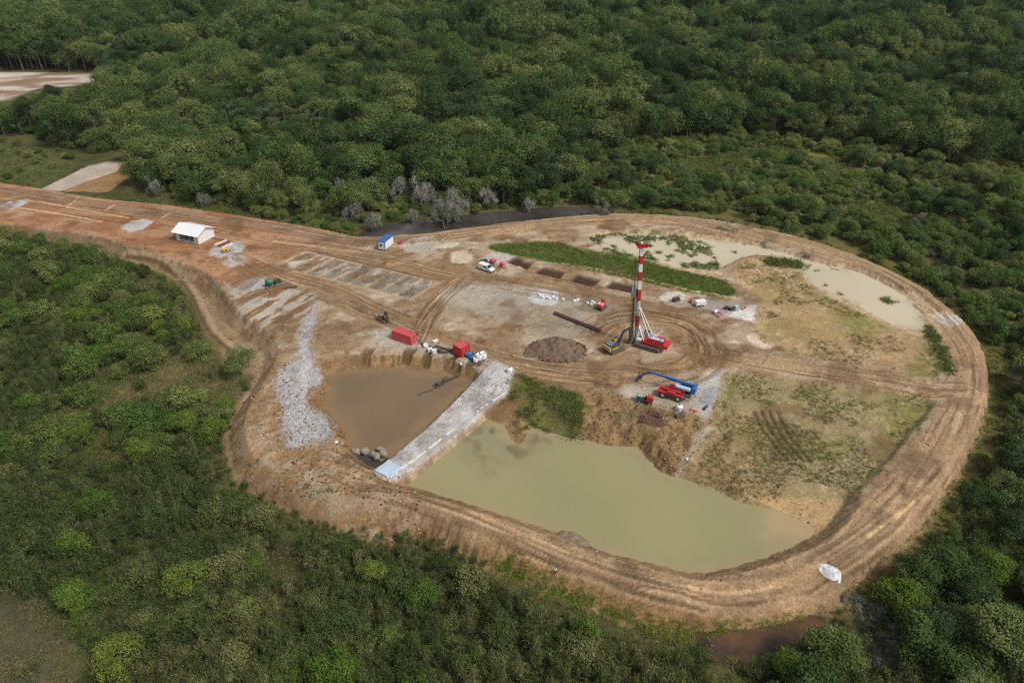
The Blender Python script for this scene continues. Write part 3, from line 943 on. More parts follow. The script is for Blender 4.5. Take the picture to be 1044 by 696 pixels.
M_TWIG = leaf_mat('grey_twig', (0.21, 0.215, 0.175), (0.27, 0.27, 0.225), (0.34, 0.335, 0.285), 0.0)
M_BARK = paint_mat('bark', (0.13, 0.105, 0.08), 0.95, wear=0.8, scale=6, dirt=(0.2, 0.19, 0.17), dirt_amt=0.5)


class Cloud:
    """leaf clusters as many small faces, with a tint per face"""
    def __init__(s):
        s.v, s.t, s.m = [], [], []

    def quads(s, c, nrm, along_, size, wide, tint, mi=0):
        nrm = nrm / (np.linalg.norm(nrm, axis=1)[:, None] + 1e-9)
        a = along_ - (along_ * nrm).sum(1)[:, None] * nrm
        a /= (np.linalg.norm(a, axis=1)[:, None] + 1e-9)
        b = np.cross(nrm, a)
        sz, wd = size[:, None] * 0.5, wide[:, None] * 0.5
        k = rng.uniform(0.55, 1.0, (len(c), 4))
        q = np.stack([c - a * sz * k[:, :1] - b * wd * .35, c + b * wd * k[:, 1:2] - a * sz * 0.1, c + a * sz * k[:, 2:3] + nrm * sz * 0.15,
                      c - b * wd * k[:, 3:4] + a * sz * 0.15], 1)
        s.v.append(q.reshape(-1, 3))
        s.t.append(np.asarray(tint))
        s.m.append(np.full(len(c), mi))

    def tube(s, p0, p1, r0, r1, tint=1.0, mi=1, n=4):
        p0, p1 = np.asarray(p0, float), np.asarray(p1, float)
        d = p1 - p0
        d /= np.linalg.norm(d) + 1e-9
        u = np.cross(d, [0.3, 0.9, 0.2])
        u /= np.linalg.norm(u)
        w = np.cross(d, u)
        A = [p0 + (u * math.cos(2 * math.pi * i / n) + w * math.sin(2 * math.pi * i / n)) * r0 for i in range(n)]
        B = [p1 + (u * math.cos(2 * math.pi * i / n) + w * math.sin(2 * math.pi * i / n)) * r1 for i in range(n)]
        q = np.array([[A[i], A[(i + 1) % n], B[(i + 1) % n], B[i]] for i in range(n)])
        s.v.append(q.reshape(-1, 3))
        s.t.append(np.full(n, tint))
        s.m.append(np.full(n, mi))

    def mesh(s, name, mats):
        v = np.concatenate(s.v)
        t = np.concatenate(s.t)
        mi = np.concatenate(s.m).astype(np.int32)
        nf = len(v) // 4
        me = bpy.data.meshes.new(name)
        me.vertices.add(len(v))
        me.vertices.foreach_set('co', v.astype(np.float32).ravel())
        me.loops.add(nf * 4)
        me.loops.foreach_set('vertex_index', np.arange(nf * 4, dtype=np.int32))
        me.polygons.add(nf)
        me.polygons.foreach_set('loop_start', np.arange(nf, dtype=np.int32) * 4)
        me.polygons.foreach_set('material_index', mi)
        me.update(calc_edges=True)
        a = me.attributes.new('tint', 'FLOAT', 'FACE')
        a.data.foreach_set('value', t.astype(np.float32))
        for m in mats:
            me.materials.append(m)
        return me


def rdir(n, up=0.0):
    d = rng.normal(size=(n, 3))
    d[:, 2] += up
    return d / np.linalg.norm(d, axis=1)[:, None]


def crown(cl, Rr, zc, hz, nl, nq, qs, thin=1.0, up=0.5, flat=0.75, tv=0.24, dome=False):
    """broadleaf crown: lobes over a dome, leaf clusters on the lobes, gaps between"""
    ld = rdir(nl, 0.55)
    rad = rng.uniform(0.35, 0.8, nl) if not dome else rng.uniform(0.6, 0.82, nl)
    c = ld * rad[:, None] * np.array([Rr, Rr, hz]) + np.array([0, 0, zc])
    c[:, :2] += rng.normal(size=(nl, 2)) * Rr * 0.08
    lr = (rng.uniform(0.26, 0.46, nl) if not dome else rng.uniform(0.19, 0.33, nl)) * Rr
    if dome:
        c[0], lr[0] = (0, 0, zc + hz * .15), Rr * .72
    lt = rng.uniform(1 - tv, 1 + tv, nl)
    li = rng.choice(nl, nq, p=lr ** 2 / (lr ** 2).sum())
    d = rdir(nq, up)
    rr = np.clip(rng.normal(0.88, 0.22, nq), 0.25, 1.35)
    p = c[li] + d * (lr[li] * rr)[:, None] * np.array([1, 1, flat])
    nrm = d + rng.normal(size=(nq, 3)) * 0.55 + np.array([0, 0, 0.35])
    s_ = qs * rng.uniform(0.55, 1.35, nq)
    cl.quads(p, nrm, rng.normal(size=(nq, 3)), s_, s_ * thin, lt[li] * rng.uniform(0.8, 1.22, nq))
    return c, lr


def limbs(cl, base_r, zt, tips, mi=1, n=6, lean=0.3):
    """tapered trunk and limbs to the lobes"""
    x, y = rng.normal(size=2) * lean
    prev = np.array([0, 0, -0.5])
    segs = 4
    for i in range(segs):
        f = (i + 1) / segs
        p = np.array([x * f + rng.normal() * .08, y * f + rng.normal() * .08, zt * f])
        cl.tube(prev, p, base_r * (1 - 0.45 * (i / segs)), base_r * (1 - 0.45 * f), 1.0, mi, n)
        prev = p
    for t in tips:
        mid = prev * 0.45 + t * 0.55 + np.array([0, 0, -0.1 * np.linalg.norm(t - prev)])
        cl.tube(prev, mid, base_r * .45, base_r * .28, 1, mi, 4)
        cl.tube(mid, t, base_r * .28, base_r * .08, 1, mi, 4)


def make_broadleaf(tag_, Rr, Ht, nl, nq, qs, mats, lod, dome=False):
    """separate trunk and crown meshes, and one joined mesh for the mass"""
    cr = Cloud()
    c, lr = crown(cr, Rr, Ht - Rr * 0.72, Rr * 0.75, nl, nq, qs, dome=dome)
    tk = Cloud()
    limbs(tk, 0.05 * Rr + 0.04, max(0.6, Ht - Rr * 1.15), c[:7], 0)
    both = Cloud()
    both.v, both.t = cr.v + tk.v, cr.t + tk.t
    both.m = cr.m + [m_ + 1 for m_ in tk.m]
    return cr.mesh('crown', [mats[0]]), tk.mesh('trunk', [mats[1]]), both.mesh(tag_, mats)


def make_scrub(name, Rr, Ht, nq, mats):
    """thin upright feathery scrub"""
    c = Cloud()
    ns = 9
    for i in range(ns):
        a, r_ = rng.uniform(0, 6.28), Rr * math.sqrt(rng.uniform(0.02, 1)) * .8
        top = np.array([math.cos(a) * r_, math.sin(a) * r_, Ht * rng.uniform(.6, 1.05)])
        bot = top * np.array([.35, .35, 0])
        c.tube(bot, top * .9, 0.03, 0.012, 1, 1, 3)
        m_ = nq // ns
        f = rng.uniform(0.35, 1.08, m_) ** .7
        ctr = bot + (top - bot) * f[:, None]
        off = rng.normal(size=(m_, 3)) * np.array([.34, .34, .2]) * (1.25 - f[:, None] * .5) * Rr * .6
        d = rng.normal(size=(m_, 3)) * .75 + np.array([0, 0, 1.0]) + off * .8
        c.quads(ctr + off, rng.normal(size=(m_, 3)), d, rng.uniform(.4, .95, m_), rng.uniform(.06, .16, m_), rng.uniform(.7, 1.35, m_) * rng.uniform(.85, 1.2))
    return c.mesh(name, mats)


def branchy(c, p, d, L, r, lvl, mi=0):
    if lvl == 0:
        return
    n = 2 if lvl > 2 else 3
    q = p + d * L
    c.tube(p, q, r, r * .65, rng.uniform(.8, 1.2), mi, 3)
    for i in range(n + (lvl == 4)):
        nd = d + rng.normal(size=3) * .55 + np.array([0, 0, .16])
        nd /= np.linalg.norm(nd)
        branchy(c, p + d * L * rng.uniform(.55, 1.0), nd, L * rng.uniform(.62, .85), r * .6, lvl - 1, mi)


def make_bare(Ht, leafy=0):
    c = Cloud()
    for k in range(4):
        d = np.array([rng.normal() * .35, rng.normal() * .35, 1.0])
        d /= np.linalg.norm(d)
        branchy(c, np.array([rng.normal() * .4, rng.normal() * .4, -0.3]), d, Ht * .27, Ht * .013, 6)
    n_ = 2200
    tops = np.concatenate([v[2::4] for v in c.v])
    tops = tops[tops[:, 2] > Ht * .3]
    ctr = tops[rng.integers(0, len(tops), n_)] + rng.normal(size=(n_, 3)) * .28
    c.quads(ctr, rng.normal(size=(n_, 3)), rng.normal(size=(n_, 3)) + np.array([0, 0, .8]), rng.uniform(.4, .9, n_), rng.uniform(.06, .14, n_), rng.uniform(.7, 1.3, n_), 0)
    br = c.mesh('branches', [M_TWIG])
    return br


def make_palm(Ht):
    t = Cloud()
    prev = np.array([0, 0, -.4])
    lx, ly = rng.normal(size=2) * .5
    for i in range(6):
        f = (i + 1) / 6
        p = np.array([lx * f * f, ly * f * f, Ht * f])
        t.tube(prev, p, .2 - .05 * i / 6, .2 - .05 * f, 1, 0, 6)
        prev = p
    c = Cloud()
    for k in range(16):
        a = k * 2.399 + rng.normal() * .15
        el = rng.uniform(-.1, 1.1)
        L = rng.uniform(2.6, 3.6)
        q = prev.copy()
        for s_ in range(6):
            f = s_ / 5
            e = el - f * 1.35
            dr = np.array([math.cos(a) * math.cos(e), math.sin(a) * math.cos(e), math.sin(e)])
            q2 = q + dr * L / 6
            m_ = 7
            ff = rng.uniform(0, 1, m_)
            side = np.where(rng.uniform(size=m_) > .5, 1, -1)[:, None]
            lat = np.array([-math.sin(a), math.cos(a), 0]) * side
            ctr = q + (q2 - q) * ff[:, None] + lat * .34
            c.quads(ctr, np.tile(np.array([0, 0, 1.]), (m_, 1)) + rng.normal(size=(m_, 3)) * .3 + lat * .3, lat + dr * .6, np.full(m_, .85), np.full(m_, .16), rng.uniform(.75, 1.25, m_))
            c.tube(q, q2, .025, .02, 1, 0, 3)
            q = q2
    both = Cloud()
    both.v, both.t, both.m = c.v + t.v, c.t + t.t, c.m + [m_ + 1 for m_ in t.m]
    return c.mesh('crown', [M_LEAF_PALM]), t.mesh('trunk', [M_BARK]), both.mesh('palm_mass', [M_LEAF_PALM, M_BARK])


def make_tuft(name, n, ht, sp, mats):
    c = Cloud()
    p = rng.normal(size=(n, 3)) * np.array([sp, sp, 0])
    d = rng.normal(size=(n, 3)) * .5 + np.array([0, 0, 1.])
    h_ = ht * rng.uniform(.5, 1.2, n)
    c.quads(p + d * h_[:, None] * .4, rng.normal(size=(n, 3)), d, h_, h_ * .22, rng.uniform(.7, 1.3, n))
    return c.mesh(name, mats)


def template_collection(name, meshes):
    col = bpy.data.collections.new(name)
    for i, me in enumerate(meshes):
        o = bpy.data.objects.new('%s_%02d' % (name, i), me)
        col.objects.link(o)
    return col


def scatter(name, pts, rz, scl, idx, coll, label, cat):
    """one object of the kind stuff: instances on points"""
    me = bpy.data.meshes.new(name)
    me.vertices.add(len(pts))
    me.vertices.foreach_set('co', np.asarray(pts, np.float32).ravel())
    for nm, ty, dat in (('rz', 'FLOAT', rz), ('scl', 'FLOAT_VECTOR', scl), ('idx', 'INT', idx)):
        a = me.attributes.new(nm, ty, 'POINT')
        if ty == 'FLOAT_VECTOR':
            a.data.foreach_set('vector', np.asarray(dat, np.float32).ravel())
        else:
            a.data.foreach_set('value', np.asarray(dat, np.int32 if ty == 'INT' else np.float32))
    o = bpy.data.objects.new(name, me)
    C.objects.link(o)
    ng = bpy.data.node_groups.new(name + '_nodes', 'GeometryNodeTree')
    ng.interface.new_socket('Geometry', in_out='INPUT', socket_type='NodeSocketGeometry')
    ng.interface.new_socket('Geometry', in_out='OUTPUT', socket_type='NodeSocketGeometry')
    n, l = ng.nodes, ng.links
    gi, go = n.new('NodeGroupInput'), n.new('NodeGroupOutput')
    iop = n.new('GeometryNodeInstanceOnPoints')
    ci = n.new('GeometryNodeCollectionInfo')
    ci.inputs['Collection'].default_value = coll
    ci.inputs['Separate Children'].default_value = True
    ci.inputs['Reset Children'].default_value = True
    iop.inputs['Pick Instance'].default_value = True

    def attr(nm, ty):
        a = n.new('GeometryNodeInputNamedAttribute')
        a.data_type = ty
        a.inputs['Name'].default_value = nm
        return a.outputs['Attribute']
    cx = n.new('ShaderNodeCombineXYZ')
    l.new(attr('rz', 'FLOAT'), cx.inputs['Z'])
    l.new(gi.outputs[0], iop.inputs['Points'])
    l.new(ci.outputs[0], iop.inputs['Instance'])
    l.new(attr('idx', 'INT'), iop.inputs['Instance Index'])
    l.new(cx.outputs[0], iop.inputs['Rotation'])
    l.new(attr('scl', 'FLOAT_VECTOR'), iop.inputs['Scale'])
    l.new(iop.outputs[0], go.inputs[0])
    md = o.modifiers.new('scatter', 'NODES')
    md.node_group = ng
    return tag(o, label, cat, kind='stuff')


# ---- templates
NEARV = [make_broadleaf('broadleaf', 1.0 * r_, h_, nl, 5200, 0.34, [M_LEAF, M_BARK], 0, nl > 20) for r_, h_, nl in ((4.2, 7.5, 13), (3.8, 7.0, 24), (4.6, 8.2, 34), (4.0, 8.6, 12))]
BUSHV = [make_broadleaf('bush', r_, h_, nl, 4200, 0.29, [M_LEAF_BUSH, M_BARK], 0, nl > 20) for r_, h_, nl in ((3.4, 4.6, 11), (3.0, 4.2, 22), (3.6, 4.4, 28))]
SHRUBV = [make_broadleaf('olive_shrub', r_, h_, nl, 3600, 0.28, [M_LEAF_OLIVE, M_BARK], 0) for r_, h_, nl in ((3.2, 3.8, 12), (2.8, 3.4, 9), (3.5, 3.6, 15))]
THICKV = [make_broadleaf('thicket', r_, h_, nl, 4600, 0.26, [M_LEAF_SCRUB, M_TWIG], 0, nl > 20) for r_, h_, nl in ((2.8, 4.0, 24), (3.2, 4.4, 14), (2.4, 3.8, 28))]
LIMEV = [make_broadleaf('lime', r_, h_, nl, 6000, 0.27, [M_LEAF_LIME, M_BARK], 0, nl > 18) for r_, h_, nl in ((3.4, 5.6, 24), (3.0, 5.8, 12), (3.8, 5.4, 30))]
FARV = [make_broadleaf('far_broadleaf', r_, h_, nl, 3200, 0.52, [M_LEAF, M_BARK], 0, dm)[2] for r_, h_, nl, dm in
        ((6.0, 13, 26, True), (5.2, 14.5, 12, False), (6.8, 12.5, 34, True), (5.0, 11.5, 20, True), (7.4, 14, 36, True))]
SCRUBV = [make_scrub('scrub_%d' % i, 1.5, h_, 420, [M_LEAF_SCRUB, M_TWIG]) for i, h_ in enumerate((2.6, 3.2, 3.8, 2.2))]
BAREV = [make_bare(h_) for h_ in (7.0, 8.0, 6.0)]
PALMV = [make_palm(h_) for h_ in (8.0, 10.0, 9.0)]
TUFTS = [make_tuft('tuft_%d' % i, 26, .5, .28, [M_GRASS]) for i in range(2)] + [make_tuft('dry_tuft', 26, .45, .28, [M_GRASSDRY]), make_tuft('fresh_tuft', 30, .5, .3, [M_GRASSFRESH])]
COL_FAR = template_collection('far_crowns', FARV + [v[2] for v in PALMV])
COL_MID = template_collection('mid_crowns', [v[2] for v in NEARV] + [v[2] for v in BUSHV] + BAREV[:2] + [v[2] for v in SHRUBV] + [v[2] for v in THICKV])
COL_SCRUB = template_collection('scrub_stems', SCRUBV)
COL_TUFT = template_collection('grass_tufts', TUFTS)


# ---- where plants grow
def jgrid(x0, x1, y0, y1, s_):
    xs, ys = np.meshgrid(np.arange(x0, x1, s_), np.arange(y0, y1, s_))
    xs = xs + rng.uniform(-.48, .48, xs.shape) * s_
    ys = ys + rng.uniform(-.48, .48, ys.shape) * s_
    return xs.ravel(), ys.ravel()


def in_view(X, Y, Z=LOW, m=90, top=70):
    px, py, _ = to_px(X, Y, np.full(X.shape, Z) if np.isscalar(Z) else Z)
    return (px > -m) & (px < 1044 + m) & (py > -top) & (py < 696 + 110) & (Y > 20)


def clear_of(X, Y, margin=4.5, tree=True):
    ok = sdf(P_PLAT, X, Y) > margin
    for p, g in ((P_RIVER, 0.5), (P_MOAT, 0.5), (P_LEFTCONC, 3.0), (P_LEFTBANK, 1.0), (P_FARBARE, 4.0), (P_DITCH, 1.0)):
        ok &= sdf(p, X, Y) > g
    return ok


P_NFOREST = W([(-80, 40), (-80, 140), (40, 138), (90, 156), (140, 150), (150, 196), (260, 218), (370, 238), (440, 226), (500, 218), (560, 205), (640, 150),
               (760, 140), (860, 150), (960, 170), (1120, 180), (1120, 40)], LOW)
P_MIDSCRUB = W([(520, 216), (560, 200), (640, 150), (760, 140), (860, 150), (960, 165), (1150, 175), (1150, 370), (1000, 345), (968, 305), (905, 267), (830, 241), (740, 220), (640, 212), (600, 211)], LOW)
P_WEST = W([(-80, 225), (60, 238), (120, 258), (170, 282), (200, 315), (222, 366), (262, 385), (240, 420), (240, 470), (120, 470), (-80, 480)], LOW)
P_EAST = W([(1010, 350), (1150, 340), (1200, 760), (780, 760), (800, 640), (850, 610), (905, 560), (960, 500), (1000, 450), (1014, 400)], LOW)

def shows(X, Y, tops, polys):
    """plants whose tops would stand in front of open ground, road or water that the photograph shows"""
    px, py, _ = to_px(X, Y, np.full(X.shape, LOW) + tops)
    b = (348 - py) / F
    dz = -math.sin(PITCH) + b * math.cos(PITCH)
    t = (LOW - CAM_H) / np.minimum(dz, -1e-3)
    gx, gy = (px - 522) / F * t, (math.cos(PITCH) + b * math.sin(PITCH)) * t
    bad = np.zeros(X.shape, bool)
    for p in polys:
        bad |= sdf(p, gx, gy) < 1.0
    return bad


P_FOOT = W([(495, 575), (520, 572), (560, 592), (610, 612), (660, 630), (705, 640), (760, 634), (800, 632), (838, 622), (838, 630), (800, 642), (750, 645), (700, 652), (650, 642), (600, 624), (550, 604)], LOW, 2)
P_BRUSH = W([(858, 602), (882, 604), (905, 632), (925, 668), (918, 692), (890, 680), (868, 640)], LOW, 2)
FOOT = [P_FOOT, P_MOAT]
MOATB = [P_MOAT, P_BRUSH]
OPEN = [P_FARBARE, P_LEFTCONC, P_RIVER]
trees = []     # (kind, variant, x, y, z, scale, zone)
BARE_XY = [(345, 192, 1.15), (358, 212, 1.0), (405, 190, 1.05), (432, 200, .95), (468, 206, 1.25), (455, 216, 1.0), (500, 200, .9)]


def off_bare(X, Y):
    ok = np.ones(X.shape, bool)
    for a, b_, s_ in BARE_XY:
        q = at(a, b_ + 15 * s_, LOW)
        ok &= ~((np.abs(X - q[0]) < 5.5) & (Y < q[1] + 4))
    return ok


# far forest, beyond y ~ 285 m
fx, fy = jgrid(-1000, 1000, 225, 1120, 7.4)
k = in_view(fx, fy, LOW + 8, 90, 90) & clear_of(fx, fy, 6.0)
fx, fy = fx[k], fy[k]
dn = sdf(P_NFOREST, fx, fy, 8)
farf = (dn < 0) | (fy > at(500, 40, LOW)[1])
fx, fy = fx[farf], fy[farf]
gap = fbm(fx, fy, 22, 3, 300)
k = (gap > 0.25) & off_bare(fx, fy) & ~shows(fx, fy, 9.0, OPEN) & ~shows(fx, fy, 15.0, OPEN[:2]) & ~shows(fx, fy, 4.0, OPEN[:1])
fx, fy = fx[k], fy[k]
size = 0.55 + 1.0 * fbm(fx, fy, 45, 3, 310) * rng.uniform(.3, 1.75, len(fx)) + 0.9 * sstep(330, 620, fy) * rng.uniform(.2, 1.0, len(fx))
palmz = (fbm(fx, fy, 40, 2, 320) > 0.56) & (fx > 30) & (fy > 420) | ((np.hypot(fx - at(265, 140)[0], fy - at(265, 140)[1]) < 34))
fidx = np.where(palmz & (rng.uniform(size=len(fx)) < .6), rng.integers(5, 8, len(fx)), rng.integers(0, 5, len(fx)))
size = np.where(fidx >= 5, np.clip(size * 1.3, 1.1, 1.9), size)
far_pts = np.stack([fx, fy, np.full(len(fx), LOW - 0.6)], -1)
far_rest = np.ones(len(fx), bool)
# nearest forest trees become things of their own
sc_px = size * 6 / np.hypot(fy, CAM_H)
order = np.argsort(-np.where(fidx < 5, sc_px, 0))
for i in order[:170]:
    far_rest[i] = False
    trees.append(('broadleaf', int(fidx[i]) % 4, fx[i], fy[i], LOW - .3, size[i] * 1.45, 'north'))
order = np.argsort(-np.where(fidx >= 5, sc_px, 0))
for i in order[:60]:
    far_rest[i] = False
    trees.append(('palm', int(fidx[i]) - 5, fx[i], fy[i], LOW - .3, size[i], 'north'))
s3 = np.stack([size * rng.uniform(.85, 1.15, len(size)), size * rng.uniform(.85, 1.15, len(size)), size * rng.uniform(.75, 1.4, len(size))], -1)
scatter('forest', far_pts[far_rest], rng.uniform(0, 6.28, far_rest.sum()), s3[far_rest], fidx[far_rest], COL_FAR,
        'dense dark green broadleaf forest stretching away beyond the site', 'forest')

# understorey of the forest: low bushes fill the floor
mid_pts, mid_rz, mid_s, mid_i = [], [], [], []


def mid_add(x, y, z, s_, i):
    mid_pts.append((x, y, z)); mid_s.append((s_ * rng.uniform(.9, 1.15), s_ * rng.uniform(.9, 1.15), s_ * rng.uniform(.8, 1.15))); mid_i.append(i); mid_rz.append(rng.uniform(0, 6.28))


bx_, by_ = jgrid(-80, 30, 215, 300, 3.6)
k = clear_of(bx_, by_, 4.5) & ~off_bare(bx_, by_) & ~shows(bx_, by_, 2.5, OPEN)
for x, y in zip(bx_[k], by_[k]):
    mid_add(x, y, LOW - .2, rng.uniform(.4, .85), rng.integers(4, 7))
bx_, by_ = jgrid(-330, -130, 240, 345, 7.0)
k = clear_of(bx_, by_, 4.5) & (sdf(P_SWAMP, bx_, by_) < 2) & ~shows(bx_, by_, 2.0, OPEN)
for x, y in zip(bx_[k], by_[k]):
    if rng.uniform() < .55:
        mid_add(x, y, LOW - .2, rng.uniform(.3, .8), rng.integers(4, 7))


ux, uy = jgrid(-420, 420, 225, 420, 5.5)
k = in_view(ux, uy) & clear_of(ux, uy, 5.5) & ~shows(ux, uy, 4.5, OPEN) & off_bare(ux, uy) & (sdf(P_NFOREST, ux, uy, 8) < 2)
for x, y in zip(ux[k], uy[k]):
    mid_add(x, y, LOW - .2, rng.uniform(.7, 1.15), rng.integers(4, 7))

# middle scrub on the right beyond the dike: rounded shrubs with grassy gaps
mx_, my_ = jgrid(-20, 330, 110, 400, 4.3)
k = in_view(mx_, my_) & clear_of(mx_, my_, 5.5) & ~shows(mx_, my_, 5.0, OPEN) & (sdf(P_MIDSCRUB, mx_, my_, 8) < 0)
mx_, my_ = mx_[k], my_[k]
dens = fbm(mx_, my_, 20, 3, 330) + .06 - 0.25 * (sdf(P_GRASS_MID, mx_, my_, 10) < 0)
k = dens > 0.25
for x, y, d in zip(mx_[k], my_[k], dens[k]):
    q = rng.uniform()
    if q < 0.14 and d > .48:
        trees.append(('broadleaf', int(rng.integers(0, 4)), x, y, LOW, rng.uniform(.75, 1.2), 'east'))
    elif q < .50:
        trees.append(('bush', int(rng.integers(0, 3)), x, y, LOW, rng.uniform(.6, 1.25), 'east'))
    elif q < .985:
        trees.append(('shrub', int(rng.integers(0, 3)), x, y, LOW, rng.uniform(.5, 1.35), 'east'))
    else:
        trees.append(('bare', int(rng.integers(0, 3)), x, y, LOW, rng.uniform(.45, .7), 'east'))

nx_, ny_ = jgrid(20, 150, 60, 200, 3.4)
nd_ = sdf(P_PLAT, nx_, ny_, 14)
k = (nd_ > 5) & (nd_ < 13) & (ny_ > at(860, 590)[1]) & clear_of(nx_, ny_, 4.0) & (rng.uniform(size=len(nx_)) < .7)
for x, y in zip(nx_[k], ny_[k]):
    mid_add(x, y, LOW - .2, rng.uniform(.35, .8), [4, 5, 6, 12, 13, 14][rng.integers(0, 6)])

# lush trees on the right edge
ex, ey = jgrid(20, 190, 40, 175, 6.4)
k = in_view(ex, ey) & clear_of(ex, ey, 6.5) & ~shows(ex, ey, 6.0, MOATB) & (sdf(P_BRUSH, ex, ey) > 1.5) & (sdf(P_EAST, ex, ey, 10) < 0)
brush = np.hypot(ex - at(885, 640, LOW)[0], ey - at(885, 640, LOW)[1]) < 6.5
brush |= np.hypot(ex - at(1028, 372, LOW)[0], ey - at(1028, 372, LOW)[1]) < 6
for x, y, b_ in zip(ex[k], ey[k], brush[k]):
    if b_:
        continue
    q = rng.uniform()
    if q < .62:
        trees.append(('broadleaf', int(rng.integers(0, 4)), x, y, LOW - .6, rng.uniform(.75, 1.15), 'right'))
    elif q < .82:
        trees.append(('bush', int(rng.integers(0, 3)), x, y, LOW, rng.uniform(.9, 1.35), 'right'))
    elif q < .94:
        trees.append(('lime', int(rng.integers(0, 3)), x, y, LOW, rng.uniform(.8, 1.1), 'right'))

# west bushes
wx, wy = jgrid(-240, -30, 70, 260, 6.0)
k = in_view(wx, wy) & clear_of(wx, wy, 5.5) & (sdf(P_WEST, wx, wy, 10) < 0) & (sdf(P_TRACK_W, wx, wy) > -2) & (sdf(P_DITCH2, wx, wy) > 1.5)
k &= ~shows(wx, wy, 3.5, [P_DITCH2])
wd_ = fbm(wx, wy, 18, 3, 340)
for x, y, d in zip(wx[k], wy[k], wd_[k]):
    near_site = sdf(P_DITCH2, np.array([x]), np.array([y]), 30)[0] < 22
    if d > (.38 if near_site else .47):
        q = rng.uniform()
        if q < .16:
            trees.append(('lime', int(rng.integers(0, 3)), x, y, LOW - .3, rng.uniform(.7, 1.1), 'west'))
        else:
            trees.append(('bush', int(rng.integers(0, 3)), x, y, LOW - .2, rng.uniform(.8, 1.4), 'west'))

# bushes scattered over the dark scrub to the south
sx_, sy_ = jgrid(-110, 60, 40, 110, 8.5)
k = in_view(sx_, sy_) & clear_of(sx_, sy_, 8) & ~shows(sx_, sy_, 4.0, FOOT) & (sdf(P_EAST, sx_, sy_, 10) > 3) & (sdf(P_WEST, sx_, sy_, 10) > 2) & (sdf(P_CLEAR_SW, sx_, sy_) > 3)
for x, y in zip(sx_[k], sy_[k]):
    if rng.uniform() < .30:
        trees.append(('bush', int(rng.integers(0, 3)), x, y, LOW - .6, rng.uniform(.6, 1.0), 'south'))

tx, ty = jgrid(-170, 70, 36, 200, 5.2)
k = in_view(tx, ty) & clear_of(tx, ty, 5.5) & ~shows(tx, ty, 3.0, FOOT + [P_BRUSH, P_DITCH2]) & (sdf(P_BRUSH, tx, ty) > .5) & (sdf(P_FOOT, tx, ty) > 1) & (sdf(P_CLEAR_SW, tx, ty) > 3) & (sdf(P_TRACK_W, tx, ty) > 1) & (sdf(P_DITCH2, tx, ty) > 2)
k &= (sdf(P_WEST, tx, ty, 10) < 2) | (ty < at(240, 470, LOW)[1]) & (tx < 45) | (sdf(P_EAST, tx, ty, 10) < 2)
k &= rng.uniform(size=len(tx)) < .15 + .55 * sstep(.42, .6, fbm(tx, ty, 13, 3, 345))
for x, y in zip(tx[k], ty[k]):
    trees.append(('thicket', int(rng.integers(0, 3)), x, y, LOW - .3, rng.uniform(.6, 1.35), 'south'))

# single trees that stand out in the photograph: pixel of the crown top centre, scale, label
LIME_PX = [(190, 592, 1.15, 'bright lime green rounded tree standing out of the dark scrub'),
           (72, 555, 1.05, 'ragged yellow green tree with loose crown in the dark scrub'),
           (72, 608, .95, 'yellow green tree with sparse tips, below the ragged yellow green tree'),
           (118, 668, 1.15, 'full green tree at the border of the grey grass clearing'),
           (286, 690, .8, 'small lime green tree left of a larger one at the bottom edge'),
           (342, 684, 1.1, 'large lime green tree at the bottom edge with dense crown'),
           (258, 572, .7, 'small bright green tree with upright tips in dark scrub'),
           (378, 582, .95, 'bright green tree growing near the foot of the south bank'),
           (95, 510, .9, 'pale green tree with broad crown above the dark scrub'),
           (100, 358, .9, 'pale green rounded bush with a flat top in the west scrub'),
           (64, 292, .95, 'yellow green round tree rising above the west bushes'),
           (30, 412, 1.0, 'bright green tree beside the brown track in the west scrub'),
           (245, 372, 1.0, 'dark leafy tree at the corner of the old ditch'),
           (920, 612, 1.25, 'bright green dome shaped tree by the grey dead brush'),
           (806, 682, 1.1, 'bright green bushy tree beside the muddy moat'),
           (1010, 580, 1.1, 'light green tree with wide rounded crown by the right edge'),
           (1012, 655, 1.2, 'large olive green tree with rounded crown at the lower right corner'),
           (940, 660, 1.2, 'mid green tree with clumpy crown between two larger trees'),
           (700, 205, 1.0, 'light green tree behind the north bend of the dike'),
           (668, 120, 1.3, 'tall light green tree with a narrow double crown in the forest'),
           (600, 640, .8, 'bright green shrub tree in scrub under the south bank'),
           (430, 605, .85, 'leafy green tree in the dense scrub below the bank')]
for px_, py_, s_, lab in LIME_PX:
    x, y = at(px_, py_, LOW + 3.0)
    trees.append(('broadleaf' if ('dark' in lab[:5] or 'olive' in lab or 'mid green' in lab) else 'lime', int(rng.integers(0, 3)), x, y, LOW - .2, s_, lab))
BARE_PX = [(345, 192, 1.15), (358, 212, 1.0), (405, 190, 1.05), (432, 200, .95), (468, 206, 1.25), (455, 216, 1.0), (500, 200, .9), (160, 190, .7), (612, 218, .6), (735, 236, .5),
           (748, 238, .5), (765, 236, .45), (690, 222, .45), (780, 250, .5), (800, 256, .4), (820, 262, .45), (1030, 380, .5), (540, 206, .6),
           (380, 222, .8), (420, 218, .6), (210, 205, .5)]
for px_, py_, s_ in BARE_PX:
    x, y = at(px_, py_ + 15 * s_, LOW)
    trees.append(('bare', int(rng.integers(0, 3)), x, y, LOW - .2, s_ * 1.55, 'bare'))
lo_, hi_ = P_BRUSH.min(0), P_BRUSH.max(0)
gxb, gyb = jgrid(lo_[0], hi_[0], lo_[1], hi_[1], 1.9)
kb_ = sdf(P_BRUSH, gxb, gyb) < -.2
for x, y in zip(gxb[kb_], gyb[kb_]):
    trees.append(('bare', int(rng.integers(0, 3)), x, y, LOW - .6, rng.uniform(.32, .52), 'brush'))

